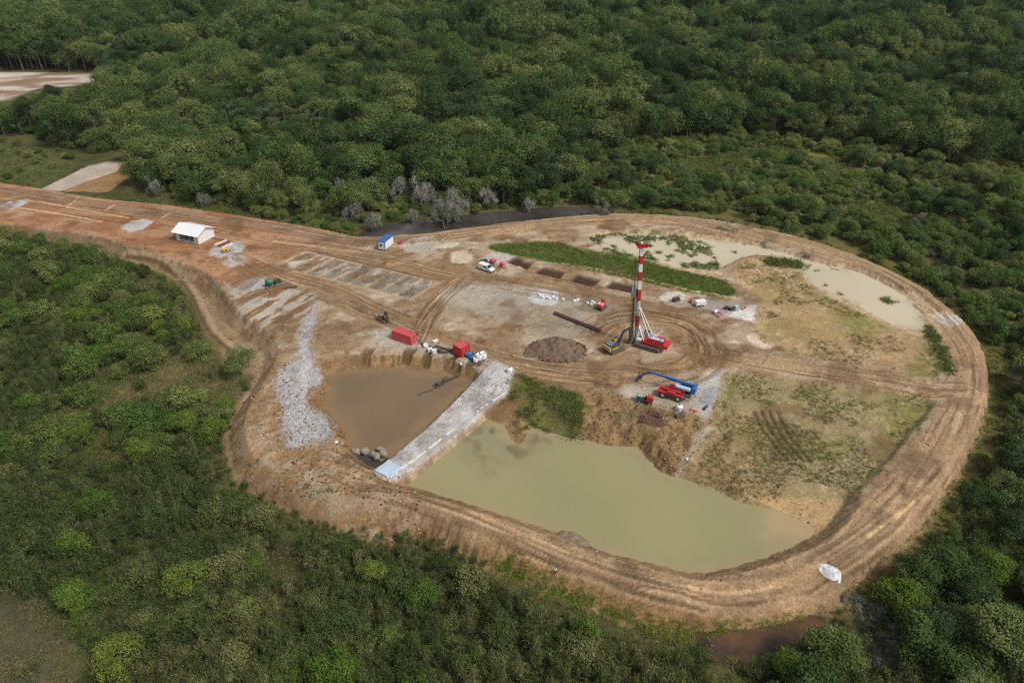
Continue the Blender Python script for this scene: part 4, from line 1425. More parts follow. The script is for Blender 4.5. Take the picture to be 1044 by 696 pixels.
# ---- build the trees: the largest in the picture are things, the rest join the mass
LABELS = {
    ('bush', 'east'): ('fresh green leafy bush in the scrubland beyond the dike road', 'green bushes beyond the dike'),
    ('thicket', 'south'): ('dark olive thicket bush rising out of the scrub around the site', 'thicket bushes in the scrub'),
    ('broadleaf', 'north'): ('dark green rounded broadleaf tree at the edge of the forest beyond the road', 'broadleaf trees along the near edge of the forest'),
    ('palm', 'north'): ('tall palm with feathered fronds standing in the forest', 'palms in the forest'),
    ('broadleaf', 'east'): ('mid green rounded tree in the scrubland beyond the dike road', 'trees in the scrubland beyond the dike'),
    ('shrub', 'east'): ('olive green rounded shrub with grassy gaps beyond the dike road', 'shrubs beyond the dike'),
    ('bare', 'east'): ('small grey leafless shrub among green shrubs beyond the dike', 'grey shrubs beyond the dike'),
    ('broadleaf', 'right'): ('lush dark green tree outside the eastern bend of the dike road', 'trees outside the eastern dike bend'),
    ('bush', 'right'): ('low green bush between trees outside the eastern dike bend', 'bushes outside the eastern dike bend'),
    ('lime', 'right'): ('bright green tree among darker trees outside the eastern dike bend', 'bright trees outside the eastern dike bend'),
    ('bush', 'west'): ('mid green rounded bush in the scrub west of the old ditch', 'bushes west of the ditch'),
    ('lime', 'west'): ('pale yellow green rounded bush in the scrub west of the old ditch', 'pale bushes west of the ditch'),
    ('bush', 'south'): ('dark green bush half sunk in the scrub south of the pond', 'bushes in the south scrub'),
    ('bare', 'bare'): ('grey leafless tree at the water or verge outside the dike', 'grey bare trees outside the dike'),
    ('bare', 'brush'): ('grey dead shrub in the patch of dead brush by the bright dome shaped tree', 'dead shrubs in the brush patch'),
}
KNAME = {'broadleaf': 'broadleaf_tree', 'bush': 'bush', 'shrub': 'shrub', 'thicket': 'thicket_bush', 'lime': 'young_tree', 'palm': 'palm_tree', 'bare': 'bare_tree'}
KCAT = {'broadleaf': 'tree', 'bush': 'bush', 'shrub': 'shrub', 'thicket': 'bush', 'lime': 'tree', 'palm': 'palm tree', 'bare': 'tree'}
KV = {'broadleaf': NEARV, 'bush': BUSHV, 'shrub': SHRUBV, 'thicket': THICKV, 'lime': LIMEV, 'palm': PALMV}
trees.sort(key=lambda t: -t[5] / math.hypot(t[3], CAM_H))
count = {}
LIMIT = {'broadleaf': 250, 'bush': 230, 'shrub': 260, 'thicket': 240, 'lime': 120, 'palm': 60, 'bare': 100}
for kind, vi, x, y, z, s_, zone in trees:
    special = (kind, zone) not in LABELS
    if not special and count.get(kind, 0) >= LIMIT[kind]:
        mid_add(x, y, z, s_, {'broadleaf': vi, 'bush': 4 + vi, 'shrub': 9 + vi, 'thicket': 12 + vi, 'lime': 4 + vi % 3, 'bare': 7 + vi % 2, 'palm': 4}[kind])
        continue
    count[kind] = count.get(kind, 0) + 1
    lab, grp = LABELS.get((kind, zone), (zone, None))
    root = empty(KNAME[kind], (x, y, z), rng.uniform(0, 6.28), lab, KCAT[kind], grp)
    root.scale = (s_ * rng.uniform(.92, 1.1), s_ * rng.uniform(.92, 1.1), s_ * rng.uniform(.88, 1.12) * (1.3 if zone == 'bare' else 1.0))
    if kind == 'bare':
        ms = [('branches', BAREV[vi])]
    else:
        ms = [('crown', KV[kind][vi % len(KV[kind])][0]), ('trunk', KV[kind][vi % len(KV[kind])][1])]
    for nm, me in ms:
        c_ = bpy.data.objects.new(nm, me)
        C.objects.link(c_)
        c_.parent = root
scatter('shrubland', mid_pts, mid_rz, mid_s, mid_i, COL_MID, 'mixed green undergrowth filling the ground between the trees', 'undergrowth')

# ---- dark feathery scrub on the south and west
qx, qy = jgrid(-230, 110, 34, 250, 1.75)
k = in_view(qx, qy, LOW, 50, 0) & clear_of(qx, qy, 4.2)
qx, qy = qx[k], qy[k]
west = (sdf(P_WEST, qx, qy, 10) < 2)
nering = (sdf(P_PLAT, qx, qy, 14) < 7) & ((qx > 20) & (qy > at(860, 590)[1]))
south = nering | (qy < at(240, 470, LOW)[1] + 2) & (qx < 45) | (sdf(P_EAST, qx, qy, 10) < 2)
fr = fbm(qx, qy, 14, 3, 350)
p_ = np.where(west, np.clip((fr - .34) * 5, 0.0, .8), np.where(south, np.clip((fr - .22) * 6, .15, 1), 0))
p_ = p_ * np.where(sdf(P_CLEAR_SW, qx, qy) < 0, .12, 1) * np.where(sdf(P_TRACK_W, qx, qy) < -1, .12, 1) * np.where(sdf(P_DITCH2, qx, qy) < 1, 0.03, 1)
k = (rng.uniform(size=len(qx)) < p_) & ~shows(qx, qy, 1.8, FOOT + [P_DITCH2]) & (sdf(P_BRUSH, qx, qy) > 0) & (sdf(P_FOOT, qx, qy) > .4)
qx, qy = qx[k], qy[k]
qs_ = rng.uniform(.7, 1.3, len(qx)) * (0.75 + .5 * fbm(qx, qy, 10, 2, 360)) * np.where(sdf(P_PLAT, qx, qy) < 9, .55, 1)
scatter('scrub', np.stack([qx, qy, gh(qx, qy) - .1], -1), rng.uniform(0, 6.28, len(qx)), np.stack([qs_, qs_, qs_ * rng.uniform(.8, 1.2, len(qs_))], -1),
        rng.integers(0, 4, len(qx)), COL_SCRUB, 'dense dark olive feathery scrub covering the low ground', 'scrub')


# ---- loose stones and clods
def stone_mesh(i, mat):
    import bmesh
    b = bmesh.new()
    bmesh.ops.create_icosphere(b, subdivisions=1, radius=1.0)
    for v in b.verts:
        v.co = v.co * rng.uniform(.7, 1.25)
        v.co.z *= .65
    me = bpy.data.meshes.new('stone_%d' % i)
    b.to_mesh(me)
    b.free()
    me.materials.append(mat)
    ta = me.attributes.new('tint', 'FLOAT', 'FACE')
    ta.data.foreach_set('value', np.ones(len(me.polygons), np.float32))
    return me


M_CLOD = leaf_mat('clod', tuple(S(104, 80, 56)), tuple(S(136, 110, 82)), tuple(S(180, 158, 130)), 0.0)
M_CRUSH = leaf_mat('crushed_stone', tuple(S(128, 127, 127)), tuple(S(162, 161, 162)), tuple(S(196, 196, 198)), 0.0)
M_DARKCLOD = leaf_mat('dark_clod', tuple(S(66, 52, 40)), tuple(S(92, 74, 58)), tuple(S(128, 106, 86)), 0.0)
COL_STONE = template_collection('stones', [stone_mesh(0, M_CLOD), stone_mesh(1, M_CLOD), stone_mesh(2, M_CRUSH), stone_mesh(3, M_CRUSH), stone_mesh(4, M_DARKCLOD)])


def stones(name, poly, n, lo, hi, kinds, label, grow=0.0, noise=None, thr=.5):
    a_, b_ = poly.min(0), poly.max(0)
    x, y = rng.uniform(a_[0], b_[0], n), rng.uniform(a_[1], b_[1], n)
    k = sdf(poly, x, y) < grow
    if noise:
        k &= fbm(x, y, noise, 3, 381) > thr
    for p_ in (P_BROWN, P_GREEN, P_PALE):
        k &= sdf(p_, x, y) > .3
    x, y = x[k], y[k]
    s_ = rng.uniform(lo ** .5, hi ** .5, len(x)) ** 2
    scatter(name, np.stack([x, y, gh(x, y) + s_ * .2], -1), rng.uniform(0, 6.28, len(x)), np.stack([s_ * rng.uniform(.7, 1.3, len(s_)), s_, s_ * rng.uniform(.6, 1.1, len(s_))], -1),
            np.array(kinds)[rng.integers(0, len(kinds), len(x))], COL_STONE, label, 'stones')


stones('ramp_stones', P_RAMP, 12000, .04, .17, (2, 3), 'loose crushed white stone on the gravel ramp', .6)
stones('causeway_stones', P_CAUSE, 5000, .04, .16, (2, 3), 'loose crushed stone on the causeway')
stones('spoil_clods', P_SPOIL, 6500, .05, .26, (0, 1, 1, 0, 1, 3, 4), 'clods of earth and stone on the spoil heap', 2.0, 5, .42)
stones('bank_clods', P_ERODE, 1300, .06, .26, (0, 1, 0, 1, 4), 'clods of earth on the eroded pond bank', 1.0)
stones('yard_clods', P_PLAT, 30000, .04, .22, (0, 1, 1, 2, 4), 'loose clods and stones scattered over the dirt yard', -1.5, 7, .5)
stones('mound_clods', W([(540, 352), (560, 345), (585, 347), (600, 357), (590, 368), (562, 370), (542, 364)], 0, 2), 1500, .08, .4, (4, 4, 0), 'dark clods strewn around the earth mound')

# ---- grass and weeds
gx_, gy_ = rng.uniform(-230, 60, 90000), rng.uniform(36, 250, 90000)
gk_ = in_view(gx_, gy_, LOW, 30, 0) & clear_of(gx_, gy_, 5.0) & (sdf(P_CLEAR_SW, gx_, gy_) > 0) & (sdf(P_DITCH2, gx_, gy_) > .5) & (gy_ < at(0, 205, LOW)[1])
gx_, gy_ = gx_[gk_], gy_[gk_]
gs_ = rng.uniform(.6, 1.7, len(gx_))
scatter('wild_grass', np.stack([gx_, gy_, gh(gx_, gy_) - .03], -1), rng.uniform(0, 6.28, len(gx_)), np.stack([gs_] * 3, -1), np.where(fbm(gx_, gy_, 9, 3, 379) + rng.uniform(-.2, .2, len(gx_)) > .5, 2, 0), COL_TUFT,
        'wild grass covering the gaps between scrub and bushes', 'grass')
def grass(name, poly, n, lo, hi, mix, label, noise=None, thr=.5):
    lo_, hi_ = poly.min(0), poly.max(0)
    x, y = rng.uniform(lo_[0], hi_[0], n), rng.uniform(lo_[1], hi_[1], n)
    k = sdf(poly, x, y) < rng.uniform(-1.5, .8, n)
    if noise:
        f = fbm(x, y, noise, 3, 370 + len(name))
        k &= f > thr + rng.uniform(-.06, .06, n)
    if name == 'field_grass':
        k &= np.hypot(x - at(835, 525, -2)[0], y - at(835, 525, -2)[1]) > 7.5
    z = gh(x, y)
    x, y, z = x[k], y[k], z[k]
    s_ = rng.uniform(lo, hi, len(x))
    i = np.where(rng.uniform(size=len(x)) < mix, rng.integers(0, 2, len(x)), 2)
    if name == 'foot_grass':
        i[:] = 3
    scatter(name, np.stack([x, y, z - .03], -1), rng.uniform(0, 6.28, len(x)), np.stack([s_, s_, s_], -1), i, COL_TUFT, label, 'grass')


grass('strip_grass', P_STRIP, 6500, .5, 1.3, .85, 'tall green grass filling the long drainage strip')
grass('wetland_grass', P_WETGRASS, 2600, .6, 1.4, .9, 'green grass growing in the wet ground by the pale pond', 5, .5)
grass('field_grass', P_SE, 17000, .3, .8, .36, 'dry and green grass tufts on the rough field', 7, .46)
grass('bare_field_grass', P_NE, 4500, .5, 1.1, .4, 'sparse dry grass tufts on the sandy field', 7, .56)
P_WEEDS = W([(522, 384), (548, 392), (578, 402), (594, 412), (594, 440), (582, 449), (560, 440), (545, 432), (538, 442), (528, 440), (520, 425), (515, 404)], -1.0, 2)
grass('bank_weeds', P_WEEDS, 2600, .6, 1.6, .85, 'green weeds growing down the pond bank', 5, .47)
grass('foot_grass', P_FOOT, 9000, .5, 1.2, 1.0, 'bright green grass along the foot of the south bank', 5, .42)
P_EFOOT = W([(905, 272), (960, 300), (1000, 330), (1016, 365), (1020, 410), (1000, 455), (975, 490), (940, 535), (930, 550), (948, 548), (1000, 480), (1030, 420), (1034, 370), (1015, 325), (960, 285)], LOW, 2)
P_VERGE = W([(640, 214), (740, 222), (850, 248), (905, 271), (952, 297), (990, 328), (1005, 360), (1008, 395), (996, 436), (974, 477), (938, 525), (902, 556), (866, 583), (900, 575), (950, 535), (1000, 475), (1030, 420), (1034, 370), (1015, 325), (960, 280), (860, 238), (740, 212)], LOW, 2)
vx, vy = rng.uniform(20, 150, 26000), rng.uniform(60, 200, 26000)
vp = sdf(P_PLAT, vx, vy, 12)
vk = (vp > 1.2) & (vp < 9) & (fbm(vx, vy, 6, 3, 378) > .34) & ((vy > at(860, 590)[1]) | (vx > at(860, 590)[0]))
vx, vy = vx[vk], vy[vk]
vz = gh(vx, vy)
vs_ = rng.uniform(.6, 1.6, len(vx))
scatter('verge_grass', np.stack([vx, vy, vz - .03], -1), rng.uniform(0, 6.28, len(vx)), np.stack([vs_] * 3, -1), np.where(rng.uniform(size=len(vx)) < .85, rng.integers(0, 2, len(vx)), 2), COL_TUFT, 'green grass on the outer verge of the dike', 'grass')
P_DIKEIN = W([(950, 330), (962, 355), (972, 380), (966, 384), (955, 362), (944, 338)], -.3, 2)
grass('ditch_grass', P_DIKEIN, 1500, .7, 1.5, .95, 'green grass lining the inner ditch of the dike')
P_NFOOT = W([(150, 195), (260, 219), (360, 238), (372, 246), (300, 238), (200, 222), (140, 210)], LOW, 2)
grass('roadside_grass', P_NFOOT, 4000, .8, 1.8, .85, 'green grass on the verge of the dirt road', 6, .4)
grass('swamp_grass', P_SWAMP, 5000, .9, 2.0, .6, 'olive swamp grass beside the concrete road', 8, .45)
grass('clearing_grass', P_CLEAR_SW, 5000, .6, 1.3, .15, 'grey brown dry grass in the clearing', 5, .4)
grass('ditch_weeds', P_DITCH2, 1500, .6, 1.4, .6, 'weeds on the dry earth of the old ditch', 6, .52)
grass('track_grass', P_TRACK_W, 4500, .6, 1.4, .5, 'dry grass along the brown track in the scrub', 6, .42)
grass('meadow_grass', P_GRASS_MID, 14000, 1.2, 2.6, .8, 'olive grass in the openings of the scrubland', 14, .36)
PP_EDGE = W([(250, 480), (300, 505), (350, 530), (400, 556), (480, 580), (480, 566), (420, 548), (360, 522), (300, 494), (258, 470)], LOW, 2)
grass('spoil_weeds', PP_EDGE, 2600, .7, 1.5, .7, 'weeds on the outer foot of the spoil heap', 5, .5)
x0, y0 = at(905, 307, WL_PALE)
pl = [(x0 + rng.normal() * 1.0, y0 + rng.normal() * 1.0, WL_PALE) for _ in range(60)]
for a, b in ((832, 276), (842, 291), (853, 275), (826, 271), (857, 300), (758, 250), (725, 252), (748, 257)):
    pl += [(at(a, b, WL_PALE)[0] + rng.normal() * .5, at(a, b, WL_PALE)[1] + rng.normal() * .4, WL_PALE) for _ in range(rng.integers(3, 9))]
hx, hy = rng.uniform(at(600, 270)[0] - 10, at(735, 270)[0], 5200), rng.uniform(at(700, 275)[1], at(650, 236)[1], 5200)
hk = (sdf(P_PALE, hx, hy) < 1) & (fbm(hx, hy, 7, 3, 377) > .50 + rng.uniform(-.05, .05, len(hx)))
pl = np.array(pl + [(a, b, WL_PALE) for a, b in zip(hx[hk], hy[hk])])
pls = rng.uniform(.5, 1.4, len(pl))
scatter('reeds', pl, rng.uniform(0, 6.28, len(pl)), np.stack([pls] * 3, -1), rng.integers(0, 2, len(pl)), COL_TUFT, 'small green reed clumps standing in the pale pond', 'reeds')
pe = np.array([(at(a, b, 0)[0] + rng.normal() * 1.3, at(a, b, 0)[1] + rng.normal() * .9, -.4) for a, b in ((788, 266), (796, 267), (804, 268), (812, 270)) for _ in range(45)])
pes = rng.uniform(1.5, 3.0, len(pe))
scatter('reed_thicket', pe, rng.uniform(0, 6.28, len(pe)), np.stack([pes] * 3, -1), rng.integers(0, 2, len(pe)), COL_TUFT, 'dark green thicket at the near shore of the pale pond', 'reeds')
# ------------------------------------------------------------------ things on the site
class MB:
    """collects shapes into one mesh"""
    def __init__(s):
        s.v, s.f, s.sm = [], [], []

    def add(s, v, f, smooth=False):
        k = len(s.v)
        s.v += [tuple(p) for p in v]
        s.f += [tuple(i + k for i in q) for q in f]
        s.sm += [smooth] * len(f)
        return s

    def box(s, c, d, rz=0.0, ry=0.0, rx=0.0, taper=1.0):
        m = Matrix.Rotation(rz, 3, 'Z') @ Matrix.Rotation(ry, 3, 'Y') @ Matrix.Rotation(rx, 3, 'X')
        c = Vector(c)
        v = []
        for z in (-1, 1):
            t = taper if z > 0 else 1.0
            for x, y in ((-1, -1), (1, -1), (1, 1), (-1, 1)):
                v.append(c + m @ Vector((x * d[0] / 2 * t, y * d[1] / 2 * t, z * d[2] / 2)))
        return s.add(v, [(0, 3, 2, 1), (4, 5, 6, 7), (0, 1, 5, 4), (1, 2, 6, 5), (2, 3, 7, 6), (3, 0, 4, 7)])

    def bar(s, a, b, w, h=None):
        a, b = Vector(a), Vector(b)
        d = b - a
        h = h or w
        q = d.to_track_quat('X', 'Z').to_matrix()
        L = d.length
        c = (a + b) / 2
        v = []
        for x in (-1, 1):
            for y, z in ((-1, -1), (1, -1), (1, 1), (-1, 1)):
                v.append(c + q @ Vector((x * L / 2, y * w / 2, z * h / 2)))
        return s.add(v, [(0, 3, 2, 1), (4, 5, 6, 7), (0, 1, 5, 4), (1, 2, 6, 5), (2, 3, 7, 6), (3, 0, 4, 7)])

    def cyl(s, a, b, r0, r1=None, n=14, caps=True):
        a, b = Vector(a), Vector(b)
        r1 = r0 if r1 is None else r1
        q = (b - a).to_track_quat('Z', 'Y').to_matrix()
        v, f = [], []
        for p, r in ((a, r0), (b, r1)):
            for i in range(n):
                t = 2 * math.pi * i / n
                v.append(p + q @ Vector((math.cos(t) * r, math.sin(t) * r, 0)))
        f = [(i, (i + 1) % n, n + (i + 1) % n, n + i) for i in range(n)]
        s.add(v, f, True)
        if caps:
            s.add(v[:n], [tuple(reversed(range(n)))])
            s.add(v[n:], [tuple(range(n))])
        return s

    def lathe(s, c, prof, n=18, axis='Z'):
        c = Vector(c)
        v, f = [], []
        for r, z in prof:
            for i in range(n):
                t = 2 * math.pi * i / n
                p = Vector((math.cos(t) * r, math.sin(t) * r, z))
                if axis == 'X':
                    p = Vector((p.z, p.x, p.y))
                elif axis == 'Y':
                    p = Vector((p.x, p.z, p.y))
                v.append(c + p)
        for k in range(len(prof) - 1):
            f += [(k * n + i, k * n + (i + 1) % n, (k + 1) * n + (i + 1) % n, (k + 1) * n + i) for i in range(n)]
        return s.add(v, f, True)

    def prism(s, prof, y0, y1):
        """profile in x-z pushed along y"""
        n = len(prof)
        v = [(x, y0, z) for x, z in prof] + [(x, y1, z) for x, z in prof]
        f = [(i, (i + 1) % n, n + (i + 1) % n, n + i) for i in range(n)] + [tuple(reversed(range(n))), tuple(range(n, 2 * n))]
        return s.add(v, f)

    def build(s, name, mat, parent=None, loc=None):
        me = bpy.data.meshes.new(name)
        me.from_pydata([tuple(p) for p in s.v], [], s.f)
        me.materials.append(mat)
        me.polygons.foreach_set('use_smooth', s.sm)
        import bmesh
        b = bmesh.new()
        b.from_mesh(me)
        bmesh.ops.recalc_face_normals(b, faces=b.faces)
        b.to_mesh(me)
        b.free()
        o = bpy.data.objects.new(name, me)
        C.objects.link(o)
        if parent:
            o.parent = parent
        if loc is not None:
            o.location = loc
        return o


def heading(p, q, z=0.0):
    a, b = at(*p, z), at(*q, z)
    return math.atan2(b[1] - a[1], b[0] - a[0])


def thing(name, px, rz, label, cat, group=None, guess=0.0, dz=0.0):
    p = ground_at(px[0], px[1], guess)
    p.z += dz
    return empty(name, p, rz, label, cat, group)


def copy_tree(o, parent=None):
    c = o.copy()
    C.objects.link(c)
    if parent:
        c.parent = parent
    for ch in [x for x in o.children]:
        copy_tree(ch, c)
    return c


RED = paint_mat('red_paint', (0.48, 0.018, 0.022), 0.45, scale=1.4, dirt=(0.30, 0.16, 0.13), dirt_amt=.25)
RED_FADED = paint_mat('faded_red_paint', (0.50, 0.055, 0.065), 0.6, wear=.3, scale=1.2, dirt=(0.55, 0.30, 0.26), dirt_amt=.4)
MAROON = paint_mat('maroon_paint', (0.17, 0.035, 0.045), 0.6)
WHITE = paint_mat('white_paint', (0.78, 0.78, 0.78), 0.45, wear=.05, scale=1.5, dirt=(0.55, 0.50, 0.44), dirt_amt=.25)
ROOFW = paint_mat('white_roof_sheet', (0.80, 0.81, 0.84), 0.4, wear=.04, scale=.8, dirt=(0.62, 0.60, 0.57), dirt_amt=.25)
WALLW = paint_mat('whitewashed_wall', (0.74, 0.74, 0.75), 0.8, wear=.05, scale=1.0, dirt=(0.55, 0.45, 0.36), dirt_amt=.35)
BLUE = paint_mat('blue_paint', (0.018, 0.12, 0.34), 0.45, scale=2)
PALEBLUE = paint_mat('pale_blue_paint', (0.38, 0.56, 0.72), 0.5, scale=2)
NAVY = paint_mat('dark_blue_grey_paint', (0.03, 0.042, 0.065), 0.5, scale=2)
YELLOW = paint_mat('yellow_paint', (0.72, 0.46, 0.03), 0.45, scale=2)
GREEN = paint_mat('green_paint', (0.015, 0.17, 0.085), 0.5, scale=3)
ORANGE = paint_mat('orange_paint', (0.62, 0.13, 0.03), 0.5, scale=2)
BLACK = paint_mat('black_rubber', (0.022, 0.022, 0.023), 0.8, wear=.5, scale=5, dirt_amt=.5)
STEEL = paint_mat('dark_steel', (0.075, 0.07, 0.065), 0.55, metal=.3, scale=3, dirt_amt=.6)
MUDSTEEL = paint_mat('muddy_track_steel', (0.10, 0.085, 0.07), 0.85, scale=3, dirt_amt=.8)
GREYM = paint_mat('grey_metal', (0.36, 0.36, 0.37), 0.5, metal=.2, scale=3)
GLASS = paint_mat('dark_glass', (0.015, 0.02, 0.026), 0.12, scale=1, dirt_amt=.15, spec=.6)
RUST = paint_mat('rusty_steel', (0.10, 0.042, 0.028), 0.9, wear=.6, scale=4, dirt=(0.18, 0.10, 0.06), dirt_amt=.5)
WOOD = paint_mat('dark_timber', (0.07, 0.052, 0.04), 0.9, wear=.6, scale=4)
PLANKM = paint_mat('pale_plank', (0.70, 0.66, 0.58), 0.8, wear=.1, scale=2)
BAGW = paint_mat('white_woven_sack', (0.68, 0.68, 0.70), 0.85, wear=.1, scale=3, dirt_amt=.4)
TARP = paint_mat('pale_blue_sheet', (0.42, 0.54, 0.64), 0.5, wear=.3, scale=.8, dirt=(0.5, 0.46, 0.4), dirt_amt=.5)
STONE = paint_mat('tan_boulder', (0.23, 0.195, 0.155), 0.95, wear=.5, scale=1.3, dirt=(0.16, 0.12, 0.09), dirt_amt=.6)
TAN = paint_mat('mustard_paint', (0.42, 0.29, 0.09), 0.55, scale=2)

# ---- containers
def corrug(mb, x0, x1, y, z0, z1, axis='x', pitch=.28, dep=.036):
    n = max(2, int((x1 - x0) / (pitch / 4)))
    pts = []
    for i in range(n + 1):
        x = x0 + (x1 - x0) * i / n
        o = dep if (i // 2) % 2 else 0.0
        pts.append((x, o))
    v, f = [], []
    for x, o in pts:
        yy = y - math.copysign(o, y)
        for z in (z0, z1):
            v.append((x, yy, z) if axis == 'x' else (yy, x, z))
    for i in range(n):
        f.append((2 * i, 2 * i + 2, 2 * i + 3, 2 * i + 1))
    mb.add(v, f)


def container(name, px, rz, L, Wd, Ht, label, mat, roofm):
    t = thing(name, px, rz, label, 'container')
    b = MB()
    for sy in (-1, 1):
        corrug(b, -L / 2 + .1, L / 2 - .1, sy * (Wd / 2 - .03), .16, Ht - .1)
    corrug(b, -Wd / 2 + .1, Wd / 2 - .1, -L / 2 + .03, .16, Ht - .1, 'y')
    b.box((0, 0, .12), (L - .2, Wd - .2, .1))
    b.build('side_walls', mat, t)
    f = MB()
    for sx in (-1, 1):
        for sy in (-1, 1):
            f.box((sx * (L / 2 - .06), sy * (Wd / 2 - .06), Ht / 2), (.14, .14, Ht))
        f.box((sx * (L / 2 - .06), 0, .1), (.12, Wd - .28, .16))
        f.box((sx * (L / 2 - .06), 0, Ht - .07), (.12, Wd - .28, .13))
    for sy in (-1, 1):
        f.box((0, sy * (Wd / 2 - .06), .09), (L - .28, .12, .16))
        f.box((0, sy * (Wd / 2 - .06), Ht - .06), (L - .28, .1, .1))
    f.build('corner_frame', mat, t)
    r = MB()
    n = int((L - .2) / .3)
    for i in range(n):
        r.box((-L / 2 + .1 + (i + .5) * (L - .2) / n, 0, Ht - .03), ((L - .2) / n * .55, Wd - .26, .05))
    r.box((0, 0, Ht - .075), (L - .22, Wd - .26, .03))
    r.build('roof', roofm, t)
    for sy in (-1, 1):
        d = MB().box((L / 2 - .05, sy * (Wd / 4 - .04), Ht / 2), (.05, Wd / 2 - .18, Ht - .36))
        d = d.build('door', mat, t)
        k = MB()
        for q in (-.22, .22):
            k.cyl((L / 2 + .01, sy * (Wd / 4 - .04) + q, .2), (L / 2 + .01, sy * (Wd / 4 - .04) + q, Ht - .15), .022, n=6)
        k.build('locking_bar', GREYM, d)
    return t


def centre_of(a, b, c):
    """footprint from three ground corners: centre pixel via the far diagonal"""
    A, Cc = np.array(at(*a)), np.array(at(*c))
    m = (A + Cc) / 2
    px, py, _ = to_px(np.array([m[0]]), np.array([m[1]]), np.array([0.0]))
    return float(px[0]), float(py[0])


container('shipping_container', centre_of((399.5, 345.5), (418.5, 352), (425.8, 348)), heading((399.5, 345), (418.5, 351.5)), 6.06, 2.44, 2.6,
          'long faded red shipping container on the grey pad above the brown pond', RED_FADED, RED_FADED)
container('shipping_container', centre_of((462.3, 360.5), (471, 366), (479.3, 360.8)), heading((462.3, 360.5), (471, 365.3)) , 2.99, 2.9, 2.75,
          'short bright red container standing by the blue and white drums', RED, RED_FADED)

# ---- white shelter with a gabled sheet roof
def hut():
    A, B, Cc = (180.5, 244.5), (203.8, 249.3), (218.4, 240.5)
    a, b, c = [np.array(at(*q)) for q in (A, B, Cc)]
    L, Wd = np.linalg.norm(b - a), np.linalg.norm(c - b)
    rz = heading(A, B)
    t = thing('open_shelter', centre_of(A, B, Cc), rz, 'white open fronted shelter with pitched sheet roof beside the dirt road', 'shelter')
    Wd = min(Wd, 8.5)
    he, hr = 3.1, 4.6
    w = MB()
    w.prism([(L / 2 - .2, 0), (L / 2, 0), (L / 2, he), (L / 2 - .2, he)], -Wd / 2, Wd / 2)
    w.add([(L / 2 - .02, -Wd / 2, he), (L / 2 - .02, Wd / 2, he), (L / 2 - .02, 0, hr - .1), (L / 2 - .2, -Wd / 2, he), (L / 2 - .2, Wd / 2, he), (L / 2 - .2, 0, hr - .1)],
          [(0, 1, 2), (5, 4, 3), (0, 2, 5, 3), (1, 4, 5, 2)])
    w.build('gable_wall', WALLW, t)
    MB().box((-.1, Wd / 2 - .1, he / 2), (L - .5, .18, he)).build('back_wall', WALLW, t)
    MB().box((-L / 2 + .1, 0, he / 2), (.18, Wd - .4, he)).build('end_wall', WALLW, t)
    for x0, x1, z1 in ((-L / 2 + .3, -L / 2 + 1.7, he), (L / 2 - 1.9, L / 2 - .25, he), (-L / 2 + 1.7, L / 2 - 1.9, .45)):
        MB().box(((x0 + x1) / 2, -Wd / 2 + .12, z1 / 2), (x1 - x0 - .02, .16, z1)).build('front_panel', WALLW, t)
    for i in range(4):
        x = -L / 2 + .35 + i * (L - .7) / 3
        MB().box((x, -Wd / 2 - .12, he / 2), (.14, .14, he)).build('post', GREYM, t)
    MB().box((0, 0, .06), (L + .4, Wd + .4, .12)).build('floor_slab', paint_mat('concrete', (.36, .35, .33), .9), t)
    for sgn in (-1, 1):
        e, ov = Wd / 2 + .75, .8
        r = MB()
        n = int((L + 2 * ov) / .45)
        slope = (hr - he) / (Wd / 2)
        ze = hr - slope * e
        for i in range(n):
            x0 = -L / 2 - ov + i * (L + 2 * ov) / n
            x1 = x0 + (L + 2 * ov) / n
            m_ = x0 * .75 + x1 * .25
            up = .04 if sgn < 0 else 0.0
            v = [(x0, sgn * .02, hr + .1 + up), (m_, sgn * .02, hr + .15 + up), (x1, sgn * .02, hr + .1 + up), (x0, sgn * e, ze + .1), (m_, sgn * e, ze + .15), (x1, sgn * e, ze + .1)]
            v += [(x, y, z - .06) for x, y, z in v]
            r.add(v, [(0, 1, 4, 3), (1, 2, 5, 4), (6, 9, 10, 7), (7, 10, 11, 8), (3, 4, 10, 9), (4, 5, 11, 10), (0, 6, 7, 1), (1, 7, 8, 2)])
        r.build('roof_sheet', ROOFW, t)
    MB().box((-.6, 0, .55), (2.0, 1.2, .8)).box((1.6, .5, .45), (1.0, 1.4, .7)).build('workbench', STEEL, t)
    return t


hut()

